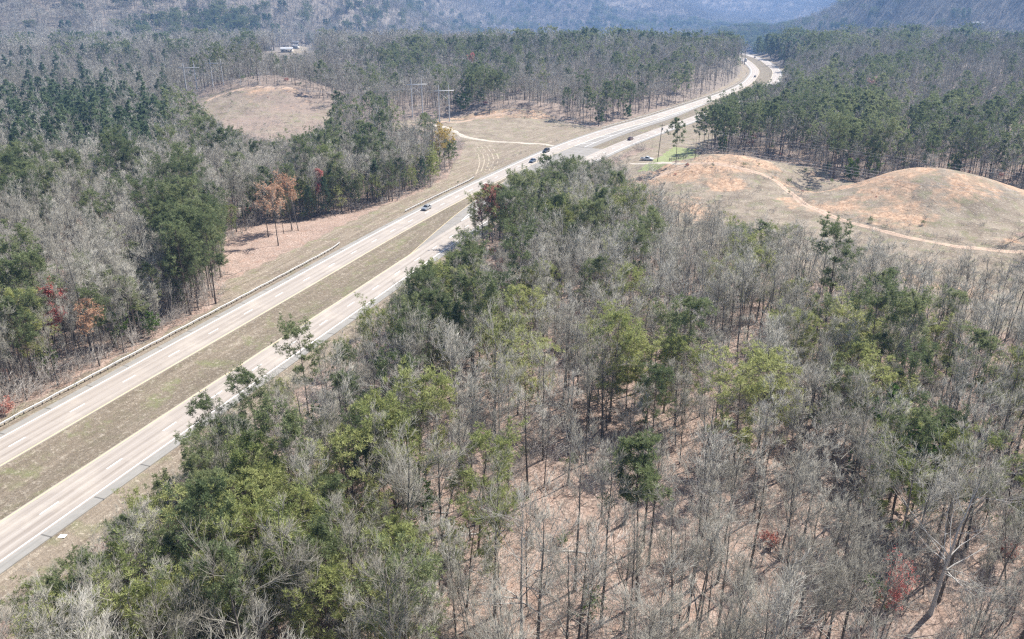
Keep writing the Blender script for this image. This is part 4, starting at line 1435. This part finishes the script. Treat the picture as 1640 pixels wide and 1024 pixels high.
log(735, 862, 14, .20, .12, 'long pale fallen log lying on leaf litter in the bottom middle')
log(905, 885, 7, .15, -.05, 'short pale fallen log right of the long one')
log(712, 898, 6, .13, -.12, 'short dark fallen log with a splayed branch top', False)
log(690, 822, 5, .12, 3.0, 'thin pale fallen stem behind the long fallen log')
log(845, 780, 6, .13, 1.0, 'reddish broken stem lying below the leaning saplings', False)
log(1135, 655, 7, .13, .35, 'dark fallen trunk beside the pink budded shrub', False)
log(1190, 640, 6, .11, .5, 'thin fallen stem right of the pink budded shrub', False)
log(670, 1010, 5, .12, .3, 'pale fallen branch at the very bottom of the woods')
x, y = spot(1000, 842)
e = empty('tree_stump', (x, y, float(zat(x, y))), 0)
W = MB()
put(W, np.array([[(0, 0, -.2), (.02, 0, .6), (.05, .03, 1.6), (.05, .05, 2.6), (.1, .05, 3.4)]], float), np.array([[.36, .26, .22, .2, .09]]), 9)
W.build('stump_trunk', M_PALE, e)
Bm = MB()
Bm.spikes([(.1, .05, 3.3), (0, .0, 3.2), (.05, .1, 2.0)], [(.2, .1, 4.1), (-.1, .05, 3.9), (-.8, .3, 3.2)], [.09, .07, .06])
Bm.build('splinters', M_PALE, e)
tag(e, 'pale snapped stump on the leaf litter left of the tall lone pine', 'tree stump')


# ------------------------------------------------------------------ guardrails
def guardrail(s0, s1, off, step, label):
    s = np.arange(s0, s1 + .01, 2.0)
    a = road_pt(np.array([s0]), np.array([off]))[0]
    e = empty('guardrail', (a[0], a[1], 0))
    prof = [(-.05, .42), (.04, .47), (.04, .54), (-.02, .60), (.04, .66), (.04, .73), (-.05, .78)]
    flare = np.clip((s - (s1 - 12)) / 12, 0, 1) ** 2 * 1.2
    P2 = np.stack([road_pt(s, off - flare + p_[0]) for p_ in prof], 1)
    g = zat(P2[:, 3, 0], P2[:, 3, 1])
    zz = g[:, None] + np.array([p_[1] for p_ in prof])[None] - np.array([0, 0, 0])[0]
    V = np.concatenate([P2, zz[..., None]], 2) - np.array([a[0], a[1], 0])
    n, k_ = V.shape[:2]
    V2 = V.copy()
    nn = np.array([RN[np.argmin(np.abs(RS - q))] for q in s])
    V2[..., :2] -= nn[:, None] * .03
    b = MB()
    i = (np.arange(n - 1)[:, None] * k_ + np.arange(k_ - 1)[None]).ravel()
    b.add(V.reshape(-1, 3), np.stack([i, i + 1, i + k_ + 1, i + k_], 1))
    b.add(V2.reshape(-1, 3), np.stack([i, i + k_, i + k_ + 1, i + 1], 1))
    b.build('rail', M_STEEL, e)
    pb = MB()
    pb.box((0, 0, .38), (.15, .2, .92))
    pm = pb.mesh('post', M_WOODPOST)
    for q in np.arange(s0 + .5, s1, step):
        fl = np.clip((q - (s1 - 12)) / 12, 0, 1) ** 2 * 1.2
        c = road_pt(np.array([q]), np.array([off - fl - .2]))[0]
        po = bpy.data.objects.new('post', pm)
        COL.objects.link(po)
        po.parent = e
        po.location = (c[0] - a[0], c[1] - a[1], float(zat(*c)))
        tt = RT[np.argmin(np.abs(RS - q))]
        po.rotation_euler = (0, 0, math.atan2(tt[1], tt[0]))
    tag(e, label, 'guardrail', 'guardrails along the far highway')


guardrail(-60, 116, -3.9, 1.9, 'long steel guardrail beside the woods at the left edge')
guardrail(156, 216, -3.9, 1.9, 'short steel guardrail by the mid clearing')
guardrail(362, 770, -3.4, 5.0, 'distant guardrail running along the pines to the bend')


# ------------------------------------------------------------------ vehicles
def paint(name, col, metal=.3):
    m, nt, b = new_mat(name)
    tc = nd(nt, 'ShaderNodeTexCoord')
    c = ramp(nt, noise(nt, tc.outputs['Object'], 1.5, 3), [(.3, tuple(x * .9 for x in col)), (.7, col)])
    nt.links.new(c, b.inputs['Base Color'])
    b.inputs['Roughness'].default_value = .3
    b.inputs['Metallic'].default_value = metal
    b.inputs['Coat Weight'].default_value = .5
    return m


M_GLASS = plain('car_glass', (.02, .025, .03), .08)
M_TYRE = plain('tyre_rubber', (.025, .025, .025), .9)
M_RIM = plain('wheel_rim', (.5, .5, .5), .35, .6)
M_LAMP = plain('clear_lamp', (.75, .75, .72), .2)
M_TAIL = plain('tail_lamp', (.35, .02, .02), .3)
M_TRIM = plain('black_trim', (.03, .03, .03), .6)


def vehicle(s, o, rev, kind, mat, name, cat, label, loc=None, rz=None):
    """kind: 'car', 'suv', 'pickup', 'truck'"""
    L, Wd = {'car': (4.7, 1.82), 'suv': (4.8, 1.92), 'pickup': (5.6, 1.95), 'truck': (8.0, 2.4)}[kind]
    if loc is None:
        c = road_pt(np.array([s]), np.array([o]))[0]
        tt = RT[np.argmin(np.abs(RS - s))]
        rz = math.atan2(tt[1], tt[0]) + (PI if rev else 0)
        loc = (c[0], c[1], .004)
    e = empty(name, loc, rz)
    # side outlines, nose to the right
    if kind == 'car':
        low = [(-2.35, .35), (-2.35, .80), (-2.2, .93), (-1.7, .98), (.85, .95), (1.7, .86), (2.25, .72), (2.35, .55), (2.35, .32)]
        cab = [(-1.75, .97), (-1.05, 1.40), (-.1, 1.46), (.35, 1.38), (1.05, .94)]
    elif kind == 'suv':
        low = [(-2.4, .4), (-2.4, .95), (-2.3, 1.05), (.8, 1.04), (1.8, .98), (2.3, .85), (2.4, .6), (2.4, .35)]
        cab = [(-2.28, 1.04), (-2.0, 1.66), (-.1, 1.72), (.25, 1.62), (.95, 1.03)]
    elif kind == 'pickup':
        low = [(-2.8, .5), (-2.8, 1.05), (-.6, 1.06), (1.0, 1.08), (2.2, 1.02), (2.7, .9), (2.8, .6), (2.8, .4)]
        cab = [(-.75, 1.06), (-.55, 1.75), (.55, 1.78), (1.25, 1.07)]
    else:
        low = [(-4, .6), (-4, .95), (1.4, .95), (1.5, 1.3), (3.2, 1.3), (3.9, 1.15), (4, .7), (4, .45)]
        cab = [(1.5, 1.3), (1.55, 2.2), (2.6, 2.25), (3.15, 1.3)]

    def loft(mb, prof, w0, w1, zlo, zhi, mat=0, bulge=.06):
        n = len(prof)
        V = []
        for x_, z_ in prof:
            f_ = (z_ - zlo) / max(zhi - zlo, .01)
            w = w0 + (w1 - w0) * f_
            V += [(x_, -w, z_), (x_, -w * .55, z_ + bulge * (f_ > .5)), (x_, w * .55, z_ + bulge * (f_ > .5)), (x_, w, z_)]
        F = []
        for i_ in range(n - 1):
            for j_ in range(3):
                q_ = i_ * 4 + j_
                F.append((q_, q_ + 1, q_ + 5, q_ + 4))
        mb.add(V, F, mat)
        for sgn in (0, 3):
            idx_ = [i_ * 4 + sgn for i_ in range(n)]
            mb.add(np.array(V)[idx_], [tuple(range(n)) if sgn else tuple(range(n - 1, -1, -1))], mat)

    b = MB()
    loft(b, low, Wd / 2, Wd / 2 * .97, low[0][1], 1.1, 0, .02)
    b.box((0, 0, .36), (L * .94, Wd * .9, .2))
    # roof panel above the glass, pillars
    zt = max(c_[1] for c_ in cab)
    top = [c_ for c_ in cab if c_[1] > zt - .13]
    rw = Wd / 2 * .80
    x0, x1 = min(t_[0] for t_ in top), max(t_[0] for t_ in top)
    b.box(((x0 + x1) / 2, 0, zt + .005), (x1 - x0 + .12, rw * 2, .07), 0, 0, .93)
    for a_, c_ in ((cab[0], cab[1]), (cab[-1], cab[-2])):
        for sg in (-1, 1):
            b.segs([(a_[0], sg * Wd / 2 * .93, a_[1])], [(c_[0], sg * rw, c_[1])], .05, .045, 4)
    xm = (cab[0][0] + cab[-1][0]) / 2
    for sg in (-1, 1):
        b.segs([(xm, sg * Wd / 2 * .95, cab[0][1])], [(xm, sg * rw, zt)], .05, .045, 4)
    if kind == 'pickup':
        b.box((-1.75, .91, 1.12), (2.0, .09, .14)); b.box((-1.75, -.91, 1.12), (2.0, .09, .14)); b.box((-2.76, 0, 1.12), (.08, 1.7, .14))
    b.build('body', mat, e)
    g = MB()
    loft(g, cab, Wd / 2 * .93, rw * .98, cab[0][1], zt, 0, .0)
    g.build('window', M_GLASS, e)
    if kind == 'truck':
        bb = MB()
        bb.box((-1.35, 0, 2.15), (5.3, 2.4, 2.4))
        bb.build('cargo_box', mat, e)
    if kind == 'pickup':
        bb = MB()
        bb.box((-1.75, 0, 1.065), (1.95, 1.7, .02))
        bb.build('load_bed', M_TRIM, e)
    wr = .33 if kind == 'car' else .39
    wt = MB()
    K = 18
    an = np.arange(K) * 2 * PI / K
    for r_, y0, y1, mi in ((wr, -.11, .11, 0), ):
        V = np.concatenate([np.stack([np.cos(an) * r_, np.full(K, y0), np.sin(an) * r_], 1), np.stack([np.cos(an) * r_, np.full(K, y1), np.sin(an) * r_], 1)])
        kk = np.arange(K)
        wt.add(V, np.stack([kk, (kk + 1) % K, (kk + 1) % K + K, kk + K], 1))
        wt.add(V[:K], [tuple(range(K))]); wt.add(V[K:], [tuple(range(K - 1, -1, -1))])
    tm = wt.mesh('tyre', M_TYRE)
    rm = MB()
    V = np.stack([np.cos(an) * wr * .62, np.zeros(K), np.sin(an) * wr * .62], 1)
    for yy in (-.115, .115):
        rm.add(V + np.array([0, yy, 0]), [tuple(range(K)) if yy < 0 else tuple(range(K - 1, -1, -1))])
    rmm = rm.mesh('rim', M_RIM)
    for sx in (-.31, .30):
        for sy in (-1, 1):
            w_ = bpy.data.objects.new('wheel', tm)
            COL.objects.link(w_)
            w_.parent = e
            w_.location = (sx * L, sy * (Wd / 2 - .10), wr)
            ri = bpy.data.objects.new('rim', rmm)
            COL.objects.link(ri)
            ri.parent = w_
    zl = low[-2][1] + .12
    for sy in (-1, 1):
        h_ = MB(); h_.box((L / 2 - .03, sy * Wd * .36, zl), (.1, .34, .14)); h_.build('headlight', M_LAMP, e)
        t_ = MB(); t_.box((-L / 2 + .02, sy * Wd * .40, low[1][1] - .08), (.08, .26, .2)); t_.build('taillight', M_TAIL, e)
    bm_ = MB(); bm_.box((L / 2 + .02, 0, .45), (.1, Wd * .9, .16)); bm_.build('bumper', M_TRIM, e)
    bm_ = MB(); bm_.box((-L / 2 - .02, 0, .48), (.1, Wd * .9, .16)); bm_.build('bumper', M_TRIM, e)
    for sy in (-1, 1):
        mm = MB(); mm.box((cab[-1][0] - .25, sy * (Wd / 2 + .06), cab[0][1] + .08), (.14, .16, .13)); mm.build('mirror', mat, e)
    tag(e, label, cat, 'vehicles on the highway')


def so(px, py):
    x, y = ground(px, py, .5)
    s, o = road_so(np.array([x]), np.array([y]))
    return float(s[0]), float(o[0])


P_SILVER, P_DARK, P_BLUE, P_RED = paint('silver_paint', (.42, .44, .46), .5), paint('black_paint', (.035, .037, .042)), paint('blue_grey_paint', (.10, .14, .20)), paint('maroon_paint', (.11, .035, .035))
P_WHITE, P_GREY = paint('white_paint', (.72, .72, .72), 0), paint('grey_paint', (.09, .09, .10))
vehicle(so(681, 333)[0], 1.9, True, 'car', P_SILVER, 'car', 'car', 'silver car driving on the far highway by the clearing')
vehicle(so(886, 243)[0], 1.9, True, 'suv', P_DARK, 'car', 'car', 'black car where the gravel track meets the highway')
vehicle(so(866, 259)[0], 5.6, True, 'car', P_BLUE, 'car', 'car', 'blue grey car half hidden behind the roadside pines')
vehicle(so(1025, 224)[0], near_left(370) + 1.9, False, 'car', P_RED, 'car', 'car', 'dark maroon car on the near highway left of the utility pole')
vehicle(so(1212, 123)[0], 3.9 + 1.7, True, 'car', P_GREY, 'car', 'car', 'dark grey car in the highway bend')
vehicle(so(1207, 92)[0], near_left(900) + 2, False, 'car', P_DARK, 'car', 'car', 'tiny dark car far up the curving highway')
vehicle(so(1190, 98)[0], 1.9, True, 'truck', P_WHITE, 'box_truck', 'truck', 'pale box truck at the top of the bend')
px_, py_ = spot(1036, 257)
vehicle(0, 0, False, 'pickup', P_WHITE, 'pickup_truck', 'pickup truck', 'white pickup parked beside the green lawn', (px_, py_, float(zat(px_, py_))), -.35)


# ------------------------------------------------------------------ poles and wires
def hframe(px, py, h, gap, az, label, name='transmission_pylon', arm=None, xy=None):
    x, y = xy if xy else spot(px, py)
    z = float(zat(x, y))
    e = empty(name, (x, y, z), az)
    for sx in (-1, 1):
        b = MB()
        b.segs([(sx * gap / 2, 0, -.5), (sx * gap / 2, 0, h * .5)], [(sx * gap / 2, 0, h * .5), (sx * gap / 2, 0, h)], [.34, .30], [.30, .24], 8)
        b.build('pole', M_POLEGREY, e)
    ha = h * .84
    arm = arm or gap * 2
    b = MB()
    b.box((0, .24, ha), (arm, .2, .5)); b.box((0, -.24, ha), (arm, .2, .5))
    b.build('crossarm', M_POLEGREY, e)
    b = MB()
    b.segs([(-gap / 2, 0, ha - .5), (gap / 2, 0, ha - .5)], [(gap / 2, 0, ha - 5.5), (-gap / 2, 0, ha - 5.5)], .09, .09, 5)
    b.build('brace', M_POLEGREY, e)
    for sx in (-.46, 0, .46):
        b = MB()
        for k_ in range(7):
            zc = ha - .35 - k_ * .2
            b.segs([(sx * arm, 0, zc), (sx * arm, 0, zc - .06)], [(sx * arm, 0, zc - .06), (sx * arm, 0, zc - .17)], [.04, .14], [.14, .05], 8)
        b.build('insulator', M_PORCELAIN, e)
    tag(e, label, 'pylon', 'two poled transmission pylons')
    M = e.matrix_basis.copy()
    return [Vector((x, y, z)) + M.to_3x3() @ Vector((sx * arm, 0, ha - 1.8)) for sx in (-.46, 0, .46)] + \
           [Vector((x, y, z)) + M.to_3x3() @ Vector((sx * gap / 2, 0, h)) for sx in (-1, 1)]


AZL = math.radians(53)
TA = hframe(712, 196, 21, 6.0, .35, 'silver two poled pylon nearest the gravel track')
TB = hframe(669, 187, 22, 6.2, .30, 'tall silver two poled pylon left of the nearest one')
TC_ = hframe(308, 148, 18, 6.5, .2, 'faint two poled pylon left of the bare brown knoll')
TD = hframe(350, 139, 17, 6.5, .2, 'smaller two poled pylon behind the bare brown knoll')
TE = hframe(0, 0, 20, 6.0, .65, 'two poled pylon beyond the right end of the tawny mound', xy=(262, 128))


def wire(a, b, sag, r, label, group):
    n = 40
    t = np.linspace(0, 1, n)[:, None]
    P = np.array(a)[None] * (1 - t) + np.array(b)[None] * t
    P[:, 2] -= 4 * sag * (t * (1 - t))[:, 0]
    m_ = MB()
    e = P[0].copy()
    m_.segs(P[:-1] - e, P[1:] - e, r, r, 4)
    o_ = m_.build('power_cable', M_CABLE)
    o_.location = e
    tag(o_, label, 'power cable', group)


nm_ = ['lowest', 'middle', 'highest']
for k_ in range(3):
    wire(TA[k_], TE[k_], 6.5, .034, f'{["left", "middle", "right"][k_]} conductor of the three heavy cables across the tawny mounds', 'power cables over the right clearing')
for k_ in range(2):
    wire(TA[3 + k_], TE[3 + k_], 5.0, .022, f'{["left", "right"][k_]} of two thin top wires across the tawny mounds', 'power cables over the right clearing')
for k_ in range(3):
    wire(TB[k_], TC_[k_], 7, .04, f'{["left", "middle", "right"][k_]} conductor of the three cables from pylon to brown knoll', 'power cables over the left woods')


def utility_pole(px, py, h, label, lean=0.0, mat=M_POLE, r=.16, extras=True):
    x, y = spot(px, py)
    e = empty('utility_pole', (x, y, float(zat(x, y))), .3)
    e.rotation_euler = (0, lean, 0)
    b = MB()
    b.segs([(0, 0, -.5), (0, 0, h * .5)], [(0, 0, h * .5), (0, 0, h)], [r, r * .85], [r * .85, r * .65], 8)
    b.build('pole', mat, e)
    if extras:
        b = MB(); b.box((0, .16, h - .6), (2.2, .12, .14)); b.build('crossarm', mat, e)
        b = MB()
        b.segs([(.38, 0, h - 2.6), (.38, 0, h - 2.5)], [(.38, 0, h - 2.5), (.38, 0, h - 1.6)], [.2, .25], [.25, .25], 10)
        b.build('transformer', M_STEEL, e)
        for sx in (-.95, .95):
            b = MB(); b.segs([(sx, .16, h - .53)], [(sx, .16, h - .3)], .07, .04, 6); b.build('insulator', M_PORCELAIN, e)
    tag(e, label, 'utility pole', 'wooden utility poles')


utility_pole(1053, 259, 16, 'dark wooden utility pole with a transformer at the lawn edge', .06)
utility_pole(1113, 254, 6, 'short dark pole at the right end of the lawn', 0, extras=False)
utility_pole(1124, 247, 6, 'short dark pole by the pines right of the lawn', 0, extras=False)
utility_pole(784, 184, 11, 'dark slim pole standing on the mid clearing mound', 0, extras=False)
utility_pole(386, 138, 9, 'slim pale pole at the left of the knoll crest', 0, M_POLEGREY, extras=False)
utility_pole(417, 135, 10, 'tall pale pole on the middle of the knoll crest', -.06, M_POLEGREY, extras=False)
utility_pole(440, 135, 8, 'slim dark pole right of the tall pole on the knoll', 0, extras=False)

# fence by the lawn
fa, fb = np.array(spot(1072, 258)), np.array(spot(1098, 254))
e = empty('rail_fence', (fa[0], fa[1], float(zat(*fa))), 0)
n = 8
fp = np.array([fa + (fb - fa) * t_ for t_ in np.linspace(0, 1, n)])
fz = zat(fp[:, 0], fp[:, 1]) - zat(*fa)
for k_ in range(n):
    b = MB(); b.box((fp[k_, 0] - fa[0], fp[k_, 1] - fa[1], fz[k_] + .55), (.16, .16, 1.3)); b.build('post', M_POLE, e)
for hh in (.45, .95):
    b = MB()
    Q = np.stack([fp[:, 0] - fa[0], fp[:, 1] - fa[1], fz + hh], 1)
    b.segs(Q[:-1], Q[1:], .06, .06, 4)
    b.build('rail', M_POLE, e)
tag(e, 'dark wooden rail fence along the bottom edge of the lawn', 'fence')

# white litter on the verge
x, y = spot(100, 861)
b = MB()
b.add([(-.55, -.3, .05), (.5, -.35, .08), (.6, .3, .15), (-.4, .35, .1), (0, 0, .34)], [(0, 1, 4), (1, 2, 4), (2, 3, 4), (3, 0, 4)])
b.add([(-.55, -.3, .05), (.5, -.35, .08), (.6, .3, .15), (-.4, .35, .1)], [(3, 2, 1, 0)])
o_ = b.build('plastic_sheet', M_WHITE)
o_.location = (x, y, float(zat(x, y)))
tag(o_, 'crumpled white plastic sheet on the verge at the lower left', 'litter')

# ------------------------------------------------------------------ far houses
M_WALL = plain('house_wall', (.50, .46, .40), .8)
M_ROOFW = plain('white_metal_roof', (.42, .42, .43), .7)
M_ROOFG = plain('grey_shingle_roof', (.30, .30, .31), .8)
M_WIN = plain('house_window', (.05, .06, .07), .2)
M_DOOR = plain('house_door', (.20, .12, .08), .6)


def house(px, py, w, d, h, az, roof, label):
    x, y = spot(px, py)
    e = empty('house', (x, y, float(zat(x, y))), az)
    b = MB(); b.box((0, 0, h / 2 - .5), (w, d, h + 1)); b.build('wall', M_WALL, e)
    b = MB()
    ow, od, rh = w / 2 + .5, d / 2 + .6, d * .28
    V = [(-ow, -od, h), (ow, -od, h), (ow, od, h), (-ow, od, h), (-ow, 0, h + rh), (ow, 0, h + rh)]
    V += [(a_, b_, c_ - .2) for a_, b_, c_ in V]
    b.add(V, [(0, 1, 5, 4), (2, 3, 4, 5), (6, 10, 11, 7), (8, 11, 10, 9), (0, 6, 7, 1), (2, 8, 9, 3)])
    b.add(np.array(V)[[0, 4, 3, 9, 10, 6]], [(0, 1, 2, 3, 4, 5)])
    b.add(np.array(V)[[1, 5, 2, 8, 11, 7]], [(5, 4, 3, 2, 1, 0)])
    ro = b.build('roof', roof, e)
    b = MB(); b.box((w * .2, d * .1, h + rh), (.8, .8, 1.6)); b.build('chimney', M_WALL, ro)
    for fx in (-.33, .0, .33):
        b = MB(); b.box((fx * w, -d / 2 - .02, h * .55), (1.3, .06, 1.3)); b.build('window', M_WIN, e)
    b = MB(); b.box((.16 * w, -d / 2 - .03, 1.05), (1.0, .06, 2.1)); b.build('door', M_DOOR, e)
    tag(e, label, 'house', 'far houses in the valley')


house(427, 80, 9, 6, 3.0, .2, M_ROOFW, 'far white roofed house at the left of the valley group')
house(460, 84, 12, 7, 3.0, .1, M_ROOFW, 'largest far white roofed building in front of the valley group')
house(474, 78, 10, 7, 3.4, -.3, M_ROOFG, 'far grey roofed house right of the big white roof')
house(474, 71, 9, 6, 3.2, .2, M_ROOFW, 'smallest far white roofed house behind the valley group')
house(510, 73, 14, 7, 3.2, .0, M_ROOFG, 'long far grey roofed house at the right of the valley group')
house(1082, 36, 22, 12, 5, .1, M_ROOFW, 'pale far building above the trees left of the bend')
house(1565, 42, 20, 10, 4.5, -.3, M_ROOFW, 'pale house high on the far right hillside')

# ------------------------------------------------------------------ light, air, camera
SUN_AZ, SUN_EL = math.radians(53), math.radians(49)     # azimuth from straight ahead towards the right
L = bpy.data.lights.new('sun', 'SUN')
L.energy, L.angle, L.color = 5.0, math.radians(.53), (1, .955, .885)
lo = bpy.data.objects.new('sun', L)
COL.objects.link(lo)
sd = Vector((math.sin(SUN_AZ) * math.cos(SUN_EL), math.cos(SUN_AZ) * math.cos(SUN_EL), math.sin(SUN_EL)))
lo.rotation_euler = sd.to_track_quat('Z', 'Y').to_euler()
lo.location = (0, 0, 600)
w = bpy.data.worlds.new('World')
scene.world = w
w.use_nodes = True
nt = w.node_tree
sky = nt.nodes.new('ShaderNodeTexSky')
sky.sky_type = 'NISHITA'
sky.sun_disc = False
sky.sun_elevation, sky.sun_rotation = SUN_EL, SUN_AZ
sky.air_density, sky.dust_density, sky.ozone_density = 1.0, 1.2, 1.0
bg = nt.nodes['Background']
bg.inputs['Strength'].default_value = .076
nt.links.new(sky.outputs[0], bg.inputs[0])

zlo = float(GZ.min()) - 2
ztop = float(max(GZ.max() + 40, 90))
b = MB()
b.box((0, (GY[-1] + GY[0]) / 2, (zlo + ztop) / 2), (GX[-1] - GX[0] + 40, GY[-1] - GY[0] + 40, ztop - zlo))
mh = bpy.data.materials.new('haze')
mh.use_nodes = True
mh.node_tree.nodes.clear()
out = mh.node_tree.nodes.new('ShaderNodeOutputMaterial')
pv = mh.node_tree.nodes.new('ShaderNodeVolumePrincipled')
pv.inputs['Color'].default_value = (.30, .52, .97, 1)
pv.inputs['Density'].default_value = .00016
pv.inputs['Anisotropy'].default_value = .1
mh.node_tree.links.new(pv.outputs[0], out.inputs['Volume'])
tag(b.build('haze', mh), kind='stuff')

cam = bpy.data.cameras.new('camera')
cam.sensor_fit, cam.sensor_width = 'HORIZONTAL', 36
cam.lens = 36 * FOC / 1640
cam.clip_start, cam.clip_end = 1, 20000
co = bpy.data.objects.new('camera', cam)
COL.objects.link(co)
co.location = (0, 0, CAMH)
co.rotation_euler = (PI / 2 - PITCH, 0, 0)
scene.camera = co
scene.view_settings.view_transform = 'Standard'
scene.view_settings.look = 'None'
scene.view_settings.exposure = 1.21
scene.view_settings.gamma = 1
scene.cycles.use_denoising = False
scene.cycles.max_bounces = 5
scene.cycles.diffuse_bounces = 3
scene.cycles.volume_bounces = 0
scene.cycles.pixel_filter_type = 'BLACKMAN_HARRIS'
scene.cycles.filter_width = 1.3
